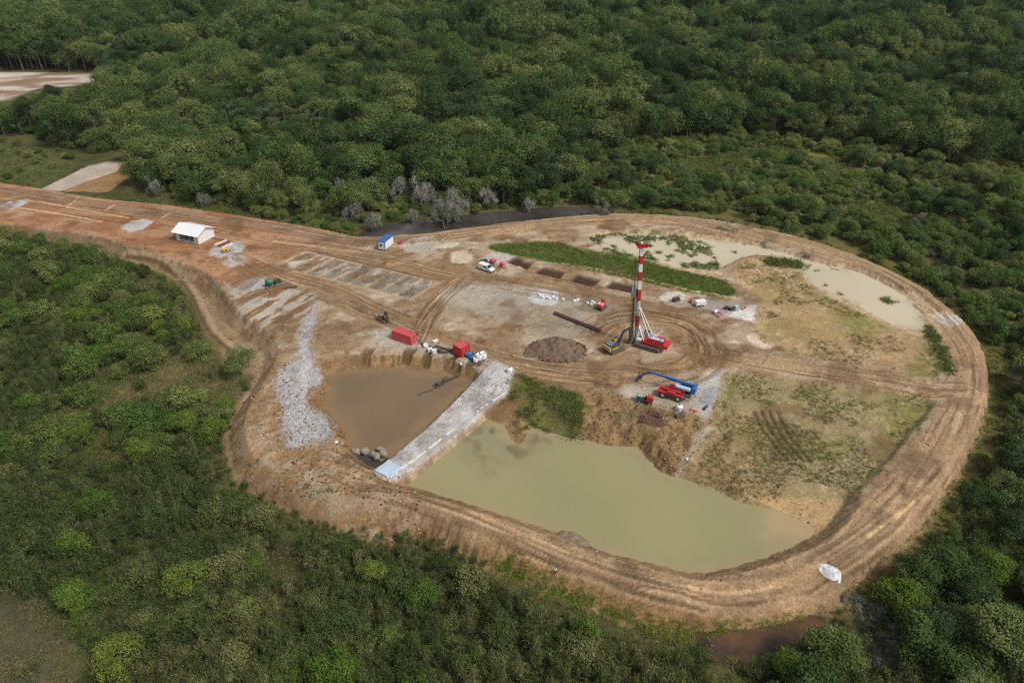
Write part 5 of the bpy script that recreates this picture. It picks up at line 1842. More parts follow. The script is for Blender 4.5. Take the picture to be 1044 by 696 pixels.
# ---- site cabin
def cabin():
    A, B, Cc = (385.2, 254.6), (393.8, 256.4), (402.4, 249.2)
    rz = heading(B, Cc)
    b, c = np.array(at(*B)), np.array(at(*Cc))
    L = float(np.clip(np.linalg.norm(c - b), 5.5, 7.0))
    Wd, Ht = 2.6, 2.7
    m = (np.array(at(*A)) + np.array(at(*Cc))) / 2
    p = Vector((m[0], m[1], float(gh(m[0], m[1]))))
    t = empty('site_cabin', p, rz, 'white site cabin with blue roof and blue corners beside the river dike', 'cabin')
    MB().box((0, 0, Ht / 2 + .15), (L - .1, Wd - .1, Ht - .1)).build('wall', WHITE, t)
    f = MB()
    for sx in (-1, 1):
        for sy in (-1, 1):
            f.box((sx * (L / 2 - .04), sy * (Wd / 2 - .04), Ht / 2 + .12), (.16, .16, Ht))
    f.box((0, -Wd / 2, .18), (L, .12, .14)).box((0, Wd / 2, .18), (L, .12, .14))
    f.build('corner_frame', BLUE, t)
    MB().box((0, 0, Ht + .24), (L + .14, Wd + .14, .2)).box((0, 0, Ht + .37), (L - .3, Wd - .3, .06)).build('roof', BLUE, t)
    w = MB().box((-L / 2 + .03, .15, 1.75), (.1, 1.0, .85)).build('window', WHITE, t)
    MB().box((-L / 2 - .03, .15, 1.75), (.04, .86, .7)).build('pane', GLASS, w)
    d = MB().box((L / 2 - 1.3, -Wd / 2 + .02, 1.2), (.9, .1, 2.0)).build('door', WHITE, t)
    MB().box((L / 2 - 1.65, -Wd / 2 - .05, 1.2), (.08, .06, .16)).build('handle', STEEL, d)


cabin()

# ---- drilling rig with the tall striped mast
def tracks(t, L, w, gauge, h, z0=0.0, mat=None):
    for sy in (-1, 1):
        n = 10
        prof = []
        r = h / 2
        for i in range(n + 1):
            a = -math.pi / 2 + math.pi * i / n
            prof.append((L / 2 - r + math.cos(a) * r, z0 + r + math.sin(a) * r))
        for i in range(n + 1):
            a = math.pi / 2 + math.pi * i / n
            prof.append((-L / 2 + r + math.cos(a) * r, z0 + r + math.sin(a) * r))
        m = MB().prism(prof, sy * gauge / 2 - w / 2, sy * gauge / 2 + w / 2)
        k = int(L / .3)
        for i in range(k):
            x = -L / 2 + r + i * (L - 2 * r) / (k - 1)
            m.box((x, sy * gauge / 2, z0 + h + .02), (.12, w + .02, .05))
        tr = m.build('crawler_track', mat or MUDSTEEL, t)
        wh = MB()
        for i in range(5):
            x = -L / 2 + r + i * (L - 2 * r) / 4
            wh.cyl((x, sy * (gauge / 2 + w / 2 + .01), z0 + r), (x, sy * (gauge / 2 + w / 2 + .04), z0 + r), r * .6, n=10)
        wh.build('track_roller', STEEL, tr)


def rig():
    rz = heading((676, 354.5), (648, 346.5))
    t = thing('drilling_rig', (661, 353), rz, 'red crawler drilling rig with tall red and white striped mast', 'drilling rig')
    tracks(t, 6.8, .9, 3.4, 1.15)
    MB().box((0, 0, .75), (4.8, 2.4, .5)).cyl((0, 0, 1.0), (0, 0, 1.5), 1.2).build('undercarriage', STEEL, t)
    MB().box((-1.6, 0, 1.75), (6.2, 3.0, .5)).box((-4.6, 0, 1.9), (1.1, 3.1, .9)).build('deck', RED, t)
    e = MB().box((-2.2, .72, 2.6), (3.8, 1.3, 1.3)).box((-2.2, -.95, 2.45), (3.4, .85, 1.0)).build('engine_cover', RED, t)
    MB().box((-2.2, .7, 3.29), (3.2, 1.0, .08)).box((-1.2, -.95, 3.0), (1.0, .6, .12)).build('top_panel', PALEBLUE, e)
    MB().cyl((-3.2, 1.0, 3.2), (-3.2, 1.0, 4.0), .1, n=8).build('exhaust', STEEL, e)
    MB().box((-2.4, -.15, 2.5), (2.8, .5, .9)).cyl((-.9, -.4, 2.6), (-.9, .2, 2.6), .55, n=14).build('winch', GREYM, t)
    c = MB().prism([(.3, 1.9), (2.0, 1.9), (2.2, 2.6), (1.9, 3.7), (.3, 3.7)], -1.6, -.5).build('cab', GREYM, t)
    MB().prism([(1.98, 2.45), (2.235, 2.6), (1.97, 3.55), (1.8, 3.5)], -1.52, -.58).box((1.1, -1.61, 3.0), (1.2, .04, .9)).box((1.1, -1.05, 3.72), (1.3, .8, .05)).build('cab_window', GLASS, c)
    # mast, leaning a little towards the pad
    Hm, x0 = 26.6, 3.3
    lean_dir = Vector((math.cos(-rz) * -1.0, math.sin(-rz) * -1.0, 0))     # picture-left of the site in local axes
    lx, ly = lean_dir.x * 1.25, lean_dir.y * 1.25

    def mp(f, dx=0, dy=0):
        return Vector((x0 + dx + lx * f, dy + ly * f, 1.2 + (Hm - 1.2) * f))
    fr = [0, .15, .275, .44, .565, .66, .753, .835, .918, 1.0]
    for i in range(9):
        w = .8
        m = MB().bar(mp(fr[i]), mp(fr[i + 1]), w, w)
        m.bar(mp(fr[i], w / 2 + .06, -.3), mp(fr[i + 1], w / 2 + .06, -.3), .12, .12).bar(mp(fr[i], w / 2 + .06, .3), mp(fr[i + 1], w / 2 + .06, .3), .12, .12)
        m.build('mast_section', WHITE if i % 2 == 0 else RED, t)
    hd = MB().box(mp(1.0) + Vector((0, 0, .35)), (2.6, .8, .32)).box(mp(1.0) + Vector((0, 0, .6)), (1.2, .6, .3))
    hd.box(mp(1.0) + Vector((.2, 0, .2)), (1.0, 2.6, .14))
    hd = hd.build('mast_head', RED, t)
    p = MB()
    for dx, dy in ((1.3, 0), (-1.2, 0), (.7, .5)):
        p.lathe(mp(1.0) + Vector((dx, dy, .75)), [(.0, -.1), (.45, -.1), (.45, .1), (0, .1)], 12, 'Y')
    p.build('pulley', MAROON, hd)
    rl = MB()
    for y in (-1.25, 1.25):
        rl.bar(mp(1.0) + Vector((-.4, y, .25)), mp(1.0) + Vector((.8, y, .25)), .06).bar(mp(1.0) + Vector((-.4, y, 1.2)), mp(1.0) + Vector((.8, y, 1.2)), .06)
        for x in (-.4, .8):
            rl.bar(mp(1.0) + Vector((x, y, .2)), mp(1.0) + Vector((x, y, 1.2)), .06)
    rl.build('railing', RED, hd)
    MB().lathe(mp(1.0) + Vector((.3, -.4, .75)), [(.0, 0), (.3, 0), (.3, .35), (0, .4)], 10).build('lamp_housing', WHITE, hd)
    # leader rod, drive head and hoses on the front of the mast
    MB().bar(mp(.02, 1.35), mp(.88, 1.35), .16, .16).bar(mp(.88, 1.35), mp(.90, .5), .14, .14).build('kelly_bar', STEEL, t)
    MB().bar(mp(.0, 1.9, .2), mp(.83, 1.9, .2), .10).bar(mp(.83, 1.9, .2), mp(.86, .6, .2), .10).build('hoist_rope', STEEL, t)
    dh = MB().box(mp(.5, 1.25), (1.3, 1.1, 1.2)).box(mp(.535, 1.0), (.7, .9, .8)).build('drive_head', GREYM, t)
    MB().cyl(mp(.52, 1.6, .35), mp(.575, 1.6, .35), .22, n=10).cyl(mp(.52, 1.6, -.35), mp(.575, 1.6, -.35), .22, n=10).build('hydraulic_motor', PALEBLUE, dh)
    au = MB()
    for i in range(60):
        f = i / 60 * .47
        a = i * .9
        q = mp(f, 1.35)
        au.box(q, (.9, .3, .07), rz=a, ry=.12)
    au.cyl(mp(0, 1.35), mp(.47, 1.35), .2, n=8)
    au.build('auger', paint_mat('muddy_auger', (.20, .15, .10), .9, scale=5), t)
    hs = MB()
    for k, (dx, dy) in enumerate(((.2, .75), (-.1, .85), (.4, .8))):
        pr = mp(.5, dx, dy)
        for i in range(1, 9):
            f = .5 - .5 * i / 8
            q = mp(f, dx - .5 * math.sin(math.pi * i / 8), dy + .25 * math.sin(math.pi * i / 8))
            hs.cyl(pr, q, .05, n=5, caps=False)
            pr = q
    hs.build('hose', BLACK, t)
    # back stays
    for y in (-.75, .75):
        MB().cyl(Vector((-.9, y * 1.5, 2.0)), mp(.36, -.45, y * .4), .13, n=8).build('back_stay', WHITE, t)
    MB().bar(Vector((1.2, -.7, 1.6)), mp(.16, -.4, -.3), .34).bar(Vector((1.2, .7, 1.6)), mp(.16, -.4, .3), .34).box((2.6, 0, 1.2), (1.5, 1.6, .6)).build('mast_cradle', WHITE, t)
    MB().box((3.6, 0, .9), (1.3, 1.5, .5)).box((3.9, 0, .45), (1.6, 1.9, .4)).build('mast_foot', STEEL, t)


rig()

# ---- excavator
def excavator(px, rz, label, body, side, scale=1.0, reach=1.0):
    t = thing('excavator', px, rz, label, 'excavator')
    t.scale = (scale,) * 3
    tracks(t, 4.4, .65, 2.5, .9)
    MB().box((0, 0, .6), (2.6, 1.9, .4)).cyl((0, 0, .8), (0, 0, 1.12), .9).build('undercarriage', STEEL, t)
    b = MB().box((-.9, .1, 1.62), (3.3, 2.8, .9)).box((-1.2, .3, 2.2), (2.2, 2.1, .35), taper=.92)
    b = b.build('engine_body', body, t)
    MB().box((-2.45, .1, 1.6), (.5, 2.82, .95)).box((-.8, 1.56, 1.6), (2.6, .1, .7)).box((-.8, -1.36, 1.55), (2.2, .1, .55)).build('side_panel', side, b)
    g = MB()
    for i in range(4):
        g.box((-1.9 + i * .48, .3, 2.4), (.2, 1.6, .05))
    g.build('grille', GREYM, b)
    c = MB().prism([(.2, 1.3), (1.75, 1.3), (1.9, 2.0), (1.55, 2.95), (.2, 2.95)], .4, 1.45).build('cab', side, t)
    MB().prism([(1.66, 2.0), (1.94, 2.02), (1.62, 2.85), (1.45, 2.8)], .48, 1.37).box((.95, 1.46, 2.35), (1.1, .04, .8)).box((.95, .92, 2.97), (1.1, .8, .04)).build('cab_window', GLASS, c)
    bm = MB()
    p0, p1, p2 = Vector((1.0, -.15, 1.6)), Vector((2.9 * reach, -.15, 4.9)), Vector((4.7 * reach, -.15, 5.3))
    bm.bar(p0, p1, .45, .6).bar(p1, p2, .42, .52)
    bm.build('boom', body, t)
    st = MB().bar(p2 + Vector((-.2, 0, .35)), Vector((5.5 * reach, -.15, 2.1)), .36, .45).build('stick', body, t)
    MB().cyl((1.6, .25, 1.9), p1 + Vector((-.3, .3, -.4)), .1, n=8).cyl((1.6, -.55, 1.9), p1 + Vector((-.3, -.3, -.4)), .1, n=8).cyl(p1 + Vector((.2, 0, .45)), p2 + Vector((-.1, 0, .5)), .1, n=8).build('hydraulic_ram', GREYM, t)
    bk = MB().prism([(5.2 * reach, 2.2), (5.9 * reach, 2.0), (6.0 * reach, 1.2), (5.5 * reach, .75), (4.9 * reach, .95), (5.3 * reach, 1.25)], -.7, .4)
    bk.build('bucket', MUDSTEEL, t)
    return t


excavator((626, 357), heading((622, 358), (643, 349.5)), 'dark blue grey and yellow excavator with raised arm beside the drilling rig', NAVY, TAN, 1.0, .95)
excavator((391, 327), heading((388, 324), (397, 328)), 'small orange and black excavator beyond the long container', BLACK, ORANGE, .62, .62)

# ---- wheels for the machines
def wheel(t, x, y, r, w, name='wheel'):
    tw = MB().lathe((x, y, r), [(r * .55, -w / 2), (r * .9, -w / 2), (r, -w * .35), (r, w * .35), (r * .9, w / 2), (r * .55, w / 2), (r * .5, 0), (r * .55, -w / 2)], 18, 'Y')
    for i in range(14):
        a = i * math.pi / 7
        tw.box((x + math.cos(a) * r, y, r + math.sin(a) * r), (.09, w * .9, .12), ry=-a)
    o = tw.build(name, BLACK, t)
    MB().lathe((x, y, r), [(0, -w * .42), (r * .5, -w * .42), (r * .56, -w * .2), (r * .56, w * .2), (r * .5, w * .42), (0, w * .42)], 14, 'Y').build('rim', PLANKM, o)


# ---- telehandler
def telehandler():
    rz = heading((671, 402.5), (694, 408.5))
    t = thing('telehandler', (684, 404.5), rz, 'red telescopic handler with pale wheel rims parked on the concrete apron', 'loader')
    for x in (-1.75, 1.75):
        for y in (-1.05, 1.05):
            wheel(t, x, y, .78, .55)
    MB().box((0, 0, 1.05), (5.2, 1.35, .6)).box((-2.5, 0, 1.25), (.9, 2.1, .9)).build('chassis', RED, t)
    for x in (-1.75, 1.75):
        for y in (-1.05, 1.05):
            MB().prism([(x - .95, 1.35), (x - .7, 1.72), (x + .7, 1.72), (x + .95, 1.35), (x + .8, 1.35), (x + .62, 1.6), (x - .62, 1.6), (x - .8, 1.35)], y - .3, y + .3).build('mudguard', RED, t)
    e = MB().box((.1, -.95, 1.75), (2.0, .75, .75), taper=.9).build('engine_cover', RED, t)
    MB().box((.1, -1.34, 1.75), (1.2, .04, .4)).build('grille', STEEL, e)
    c = MB().prism([(-1.0, 1.4), (.7, 1.4), (.85, 2.0), (.45, 2.75), (-.9, 2.75)], .35, 1.2).build('cab', RED, t)
    MB().prism([(.58, 2.0), (.88, 2.02), (.5, 2.66), (.35, 2.6)], .43, 1.12).box((-.2, 1.21, 2.25), (1.2, .04, .7)).box((-.15, .77, 2.77), (.9, .6, .04)).build('cab_window', GLASS, c)
    MB().bar((-2.5, -.1, 2.1), (1.9, -.1, 1.75), .45, .5).build('boom', RED, t)
    MB().bar((1.7, -.1, 1.78), (2.9, -.1, 1.3), .32, .36).build('inner_boom', STEEL, t)
    f = MB().box((3.05, -.1, 1.0), (.2, 1.5, .9))
    for y in (-.6, .4):
        f.box((3.6, y, .58), (1.2, .14, .08))
    f.build('fork_carriage', BLACK, t)


telehandler()

# ---- boom lift
def boom_lift():
    A, B = (705, 396.5), (668, 386.0)
    rz = heading(A, B)
    t = thing('boom_lift', (697, 400.5), rz, 'blue telescopic boom lift with long lowered boom and basket', 'boom lift')
    for x in (-1.2, 1.2):
        for y in (-1.05, 1.05):
            wheel(t, x, y, .5, .4)
    MB().box((0, 0, .8), (3.2, 1.5, .5)).cyl((0, 0, 1.0), (0, 0, 1.35), .7).build('chassis', STEEL, t)
    MB().box((-.5, -.72, 1.72), (3.0, .65, .75)).box((-.5, .72, 1.72), (3.0, .65, .75)).build('turret_cover', BLUE, t)
    MB().box((-2.2, 0, 1.9), (.9, 2.3, 1.5)).build('counterweight', BLUE, t)
    MB().cyl((-1.4, 1.25, 2.25), (1.9, 1.25, 2.25), .5, n=16).lathe((-1.4, 1.25, 2.25), [(0, -.2), (.35, -.14), (.5, 0)], 16, 'X').lathe((1.9, 1.25, 2.25), [(.5, 0), (.35, .14), (0, .2)], 16, 'X').build('tank', PALEBLUE, t)
    MB().bar((-2.2, 0, 2.75), (4.4, 0, 3.0), .5, .55).build('boom', BLUE, t)
    MB().bar((4.2, 0, 2.99), (8.6, 0, 3.15), .36, .4).build('inner_boom', BLUE, t)
    MB().bar((8.4, 0, 3.2), (9.9, 0, 1.8), .22, .26).cyl((8.0, 0, 2.9), (9.5, 0, 1.9), .07, n=8).build('jib', NAVY, t)
    k = MB().box((10.5, 0, .95), (1.0, 2.0, .08))
    for z in (1.4, 1.95):
        for x in (10.0, 11.0):
            k.bar((x, -1, z), (x, 1, z), .06)
        for y in (-1, 1):
            k.bar((10.0, y, z), (11.0, y, z), .06)
    for x in (10.0, 11.0):
        for y in (-1, 0, 1):
            k.bar((x, y, .95), (x, y, 1.95), .06)
    k = k.build('basket', NAVY, t)
    MB().box((10.15, .0, 1.6), (.3, .7, .4)).build('control_box', STEEL, k)


boom_lift()

# ---- small machines
def compact_dumper():
    t = thing('compact_machine', (657.5, 410), heading((649, 406), (664, 410)), 'compact machine with red engine box and green hopper at the apron edge', 'machine')
    for x in (-1.2, 1.2):
        for y in (-.8, .8):
            wheel(t, x, y, .45, .35)
    MB().box((0, 0, .75), (3.4, 1.2, .35)).build('chassis', NAVY, t)
    e = MB().box((1.0, 0, 1.45), (1.3, 1.3, 1.1), taper=.93).build('engine_box', RED, t)
    MB().box((1.68, 0, 1.4), (.04, .8, .5)).build('grille', STEEL, e)
    MB().prism([(-2.0, 1.7), (-.5, 1.7), (-.75, .95), (-1.7, .95)], -.75, .75).build('hopper', GREEN, t)
    MB().prism([(-1.85, 1.71), (-.65, 1.71), (-.7, 1.74), (-1.8, 1.74)], -.65, .65).build('hopper_load', GREYM, t)
    MB().bar((0, -.3, .95), (-.1, -.3, 1.9), .08).box((.1, .3, 1.25), (.5, .45, .5)).build('steering_post', BLACK, t)


compact_dumper()


def round_tank(px, r, h, label, guess=0.0):
    t = thing('water_tank', px, .4, label, 'tank', guess=guess)
    b = MB().lathe((0, 0, 0), [(0, 0), (r * .95, 0), (r, .1), (r, h * .3), (r * 1.03, h * .33), (r, h * .36), (r, h * .62), (r * 1.03, h * .65), (r, h * .68), (r * .97, h * .78), (r * .75, h * .92), (r * .3, h)], 20)
    b.build('tank_shell', WHITE, t)
    MB().lathe((0, 0, h), [(r * .3, -.01), (r * .3, .1), (0, .12)], 14).build('lid', BLACK, t)
    MB().cyl((r * .7, -r * .8, .3), (r * .85, -r * 1.0, .3), .09, n=8).build('outlet', BLACK, t)


round_tank((692, 418), .78, 1.55, 'white round water tank at the apron edge beside the red telehandler')
round_tank((519.6, 379), .72, 1.3, 'white round tank at the top end of the gravel causeway')


def frame_cage(px, rz, label):
    t = thing('scaffold_frame', px, rz, label, 'frame')
    m = MB()
    for x in (-1, 1):
        for y in (-.7, .7):
            m.bar((x, y, 0), (x, y, 1.2), .08)
        for z in (.1, .65, 1.2):
            m.bar((x, -.7, z), (x, .7, z), .07)
    for y in (-.7, .7):
        for z in (.1, 1.2):
            m.bar((-1, y, z), (1, y, z), .07)
    m.build('tubes', STEEL, t)
    MB().box((0, 0, .3), (1.7, 1.1, .4)).build('load', MUDSTEEL, t)


frame_cage((692, 424), .3, 'dark metal frame on the bank edge just below the white tank')


def crawler_carrier():
    t = thing('crawler_carrier', (613, 314.5), heading((609, 316), (617, 309.5)), 'small red tracked machine on the grey pad beside pale sacks', 'machine')
    tracks(t, 3.0, .5, 1.7, .6)
    MB().box((0, 0, .8), (2.6, 1.5, .4)).build('chassis', STEEL, t)
    b = MB().box((-.4, 0, 1.35), (1.8, 1.6, .8), taper=.94).build('engine_box', RED_FADED, t)
    MB().box((-.4, -.45, 1.77), (1.3, .3, .05)).box((-.4, .45, 1.77), (1.3, .3, .05)).build('vent_panel', WHITE, b)
    c = MB().prism([(.5, 1.0), (1.3, 1.0), (1.35, 1.6), (1.1, 2.3), (.5, 2.3)], -.6, .6).build('cab', RED_FADED, t)
    MB().prism([(1.22, 1.55), (1.39, 1.6), (1.15, 2.2), (1.02, 2.2)], -.5, .5).box((.8, 0, 2.32), (.5, .9, .04)).build('cab_window', GLASS, c)


crawler_carrier()


def van():
    t = thing('white_van', (496, 275.5), heading((489.5, 272.5), (503.5, 277.5)), 'white van parked by the dirt road beside red mixers', 'van')
    prof = [(-2.6, .45), (-2.65, 1.1), (-2.5, 2.0), (.6, 2.05), (1.5, 1.3), (2.45, 1.08), (2.6, .8), (2.6, .45)]
    MB().prism(prof, -.95, .95).build('body', WHITE, t)
    g = MB().prism([(.72, 1.985), (.78, 2.0), (1.56, 1.34), (1.5, 1.27)], -.8, .8).build('windscreen', GLASS, t)
    for y in (-.955, .955):
        w = MB().prism([(-.3, 1.3), (-.3, 1.85), (.55, 1.88), (1.15, 1.3)], y - .015, y + .015).build('side_window', GLASS, t)
        MB().box((1.2, y * 1.1, 1.3), (.15, .16, .2)).build('mirror', BLACK, t)
        MB().box((2.58, y * .75, .85), (.08, .35, .2)).build('headlight', GREYM, t)
    MB().box((2.6, 0, .5), (.14, 1.8, .22)).box((-2.66, 0, .5), (.12, 1.8, .22)).build('bumper', BLACK, t)
    for x in (-1.6, 1.65):
        for y in (-.86, .86):
            wheel(t, x, y, .36, .24)


van()


def mixer(px, rz, label, mat, s_=1.0, chas=None):
    t = thing('concrete_mixer', px, rz, label, 'mixer')
    t.scale = (s_,) * 3
    MB().lathe((0, 0, 1.25), [(0, -.95), (.45, -.9), (.75, -.4), (.78, .15), (.5, .75), (.36, .95), (.33, .95), (.45, .7), (.6, .1), (.4, -.6), (0, -.7)], 16, 'X').build('drum', mat, t)
    f = MB()
    for y in (-.85, .85):
        f.bar((-.9, y, .1), (0, y, 1.35), .1).bar((.9, y, .1), (0, y, 1.35), .1)
    f.bar((-.9, -.85, .3), (-.9, .85, .3), .1).bar((.9, -.85, .3), (.9, .85, .3), .1)
    f.build('stand', chas or mat, t)
    for y in (-.95, .95):
        wheel(t, -.7, y, .3, .18)
    MB().box((-.3, 1.05, .95), (.6, .4, .5)).build('motor_box', STEEL, t)


mixer((503, 269.5), .5, 'red concrete mixer behind the white van', RED_FADED, 1.05)
mixer((512, 272), -.2, 'second red mixer, to the right of the one behind the van', RED_FADED, .85)
mixer((275.5, 292), .3, 'green mixer drum standing on gravel north of the crushed stone ramp', GREEN, 1.25, STEEL)


def genset(px, rz, label, mat, s_=1.0):
    t = thing('generator', px, rz, label, 'generator')
    t.scale = (s_,) * 3
    b = MB().box((0, 0, .75), (2.0, 1.0, 1.0), taper=.95).build('housing', mat, t)
    MB().box((-.6, -.5, .75), (.5, .05, .5)).box((.55, -.5, .75), (.6, .05, .6)).build('louvre', BLACK, b)
    MB().cyl((.6, .2, 1.2), (.6, .2, 1.6), .07, n=8).build('exhaust', STEEL, b)
    MB().box((0, 0, .18), (2.1, .9, .12)).build('skid', STEEL, t)
    for y in (-.6, .6):
        wheel(t, -.3, y, .28, .18)
    MB().bar((1.0, 0, .25), (1.9, 0, .2), .08).build('drawbar', STEEL, t)


genset((283, 289), .9, 'dark generator touching the green mixer drum', BLACK, 1.0)
genset((494, 268), .4, 'black generator trailer behind the white van', BLACK, .9)
genset((229.5, 257), .2, 'bright yellow generator on pale gravel beside the white shelter', YELLOW, 1.0)
genset((408, 248.5), .6, 'small red generator beside the blue roofed cabin', RED, .7)
genset((689, 307), .3, 'dark brown generator at the west end of the white slab', STEEL, .95)
genset((704, 308), 1.2, 'small red pump unit on the white slab next to the dark generator', RED, .6)


def plank(px0, px1, wd, ht, mat, label, name='plank', cat='plank', group=None, guess=0.0, dz=0.0):
    a, b = ground_at(*px0, guess), ground_at(*px1, guess)
    m = (a + b) / 2
    L = (b - a).length
    d = (b - a).normalized()
    o = MB()
    k = max(2, int(L / 1.2))
    for i in range(k):
        x0, x1 = -L / 2 + L * i / k, -L / 2 + L * (i + 1) / k
        o.box(((x0 + x1) / 2, random.uniform(-.02, .02), random.uniform(-.01, .01)), (x1 - x0 + .002, wd * random.uniform(.9, 1.05), ht))
    ob = o.build(name, mat)
    ob.location = m + Vector((0, 0, ht / 2 + .03 + dz))
    ob.rotation_euler = (0, -math.asin(max(-1, min(1, d.z))), math.atan2(d.y, d.x))
    tag(ob, label, cat, group)
    return ob


plank((219, 250), (231, 245.4), .8, .3, PLANKM, 'pale beam on gravel, nearer the shelter of the pair', 'beam', 'beam')
plank((226, 253), (237, 248.4), .8, .3, PLANKM, 'pale beam on gravel, nearer the yellow generator of the pair', 'beam', 'beam')
plank((223, 251.4), (234, 247), 1.9, .18, MAROON, 'maroon panel lying between two pale beams near the shelter', 'panel', 'panel')
plank((292, 294.5), (303, 293), .5, .5, RUST, 'dark timber baulk lying on the pale striped ground by the ramp', 'timber', 'timber')
plank((395, 487), (415, 473.5), .5, .14, PLANKM, 'white board along the pond side of the blue sheet', guess=-.8)
plank((416, 473), (423, 468.5), .45, .14, PLANKM, 'short white board on the causeway edge above the blue sheet', guess=-.8)
plank((502, 409), (517, 399.5), .35, .12, PLANKM, 'thin white board on the upper causeway edge', guess=-.8)


for a_, b_, lab in (((424, 467.5), (434, 460), 'white board on the causeway edge, next above the short one'), ((437, 457.5), (450, 447.5), 'long white board half way along the causeway edge'),
                    ((455, 443.5), (462, 438), 'small white board just above the half way board on the causeway edge'), ((486, 420), (497, 412), 'white board below the thin one on the upper causeway edge')):
    plank(a_, b_, .4, .12, PLANKM, lab, guess=-.8)


# ---- long beam and beam heaps
def hbeam(mb, L, w=.4, h=.4):
    mb.box((0, 0, h - .03), (L, w, .06)).box((0, 0, .03), (L, w, .06)).box((0, 0, h / 2), (L, .06, h - .12))


a, b = ground_at(565, 320), ground_at(612, 338.5)
t = empty('steel_pile', (a + b) / 2, math.atan2(b.y - a.y, b.x - a.x), 'long brown steel pile lying on the grey pad', 'steel pile')
L_ = (b - a).length
m_ = MB()
for y in (-.3, .3):
    m_.box((0, y, .35), (L_, .3, .6))
m_.build('pile_body', RUST, t)
m_ = MB()
for i in range(4):
    m_.box((L_ / 2 - 1.2 - i * .9, .1, .75), (.45, .7, .3))
m_.build('lifting_lug', STEEL, t)

rzb = heading((653, 424), (676, 431))
for i in range(9):
    px_ = (654.5 + i * 2.5, 427.0 + i * .72)
    p = ground_at(*px_, -1)
    mb_ = MB()
    hbeam(mb_, 2.2, .42, .42)
    o = mb_.build('steel_beam', RUST)
    o.location = p + Vector((0, 0, .08))
    o.rotation_euler = (0, .25, rzb - 1.57 + random.uniform(-.1, .1))
    tag(o, 'short rusty beam in the lower row of beams on the pond bank', 'steel beam', 'lower row of rusty beams on the bank')
for i in range(6):
    px_ = (660 + i * 2.6, 420.2 + i * .7)
    p = ground_at(*px_, -1)
    mb_ = MB()
    hbeam(mb_, 1.5, .36, .36)
    o = mb_.build('steel_beam', RUST)
    o.location = p + Vector((0, 0, .06))
    o.rotation_euler = (0, .2, rzb - 1.57 + random.uniform(-.1, .1))
    tag(o, 'short rusty beam in the upper row of beams just under the apron', 'steel beam', 'upper row of rusty beams on the bank')

# ---- poles, drums and boxes between the containers
for i, (p0, p1, lab) in enumerate((((427, 349), (450, 357.5), 'dark pole, farthest of the four between the red containers'), ((429, 350.6), (447, 357), 'short dark pole in the middle of the heap between the containers'),
                                   ((433, 353.8), (456, 360.3), 'dark pole nearest the pond in the heap between the containers'), ((444, 353), (461, 358), 'dark pole running up to the short red container'))):
    a, b = ground_at(*p0), ground_at(*p1)
    o = MB().cyl(a + Vector((0, 0, .22)), b + Vector((0, 0, .22)), .24, .18, 10)
    tag(o.build('timber_pole', WOOD), lab, 'pole')


def drum(px, r, h, mat, label, lid=None, group=None):
    t = thing('drum', px, 0, label, 'drum', group)
    MB().lathe((0, 0, 0), [(0, 0), (r, 0), (r, h * .32), (r * 1.05, h * .34), (r, h * .36), (r, h * .65), (r * 1.05, h * .67), (r, h * .69), (r, h), (r * .9, h), (r * .9, h - .05), (0, h - .05)], 16).build('shell', mat, t)
    MB().cyl((r * .5, 0, h - .05), (r * .5, 0, h + .02), .08, n=8).build('cap', lid or BLACK, t)


drum((434.3, 354), .65, .9, WHITE, 'open white ring drum on the heap of dark poles')
drum((480.5, 365), .85, 1.25, BLUE, 'blue drum beside the short red container')
drum((477, 363.5), .6, 1.0, BLUE, 'smaller blue drum tucked against the short red container')
drum((485, 369), .62, 1.2, BAGW, 'pale drum nearest the pond, between blue drum and tall pale tank')
drum((488.8, 367), .8, 1.7, WHITE, 'tall pale tank, left of the two by the causeway')
drum((492.8, 366), .8, 1.9, WHITE, 'tallest pale tank nearest the causeway')


def crate(px, rz, d, mat, label, cat='box', name='box', guess=0.0):
    t = thing(name, px, rz, label, cat, guess=guess)
    b = MB().box((0, 0, d[2] / 2), d)
    for sy in (-1, 1):
        for i in range(3):
            b.box(((i - 1) * d[0] * .42, sy * (d[1] / 2 + .02), d[2] / 2), (.1, .05, d[2] - .04))
    b.build('case', mat, t)
    MB().box((0, 0, d[2] + .03), (d[0] + .08, d[1] + .08, .06)).build('lid', mat, t)


crate((438.5, 358.2), .2, (1.1, .9, .9), BAGW, 'grey white box, left of the two in front of the dark poles')
crate((443, 359.6), .3, (1.1, .9, .9), BAGW, 'grey white box, right of the two in front of the dark poles')
crate((424.5, 341), .6, (1.0, .9, .6), RUST, 'brown crate lying in the mud beyond the long container')
crate((444, 348), .6, (1.4, 1.0, .3), PLANKM, 'pale board stack beyond the short red container', 'boards', 'board_stack')

# ---- things on the white slab
t = thing('waste_skip', (733, 321.5), heading((729, 317), (737, 323)), 'white open skip with red rubbish on the south edge of the slab', 'skip')
m_ = MB()
for sy in (-1, 1):
    m_.prism([(-1.6, .9), (1.6, .9), (1.1, .05), (-1.1, .05)], sy * .75 - .03, sy * .75 + .03)
m_.box((-1.36, 0, .48), (.06, 1.44, .98), ry=-.53).box((1.36, 0, .48), (.06, 1.44, .98), ry=.53).box((0, 0, .06), (2.2, 1.4, .06))
m_.build('tub', WHITE, t)
MB().box((-.4, .1, .6), (.8, .6, .5), rz=.4).box((.5, -.2, .55), (.7, .5, .4), rz=-.3).build('rubbish', RED_FADED, t)
t = thing('water_trailer', (713.5, 311.5), .2, 'white box trailer on dark wheels at the west end of the slab', 'trailer')
MB().box((0, 0, 1.1), (3.0, 1.6, 1.1), taper=.95).build('box_body', WHITE, t)
for y in (-.7, .7):
    wheel(t, 0, y, .36, .25)
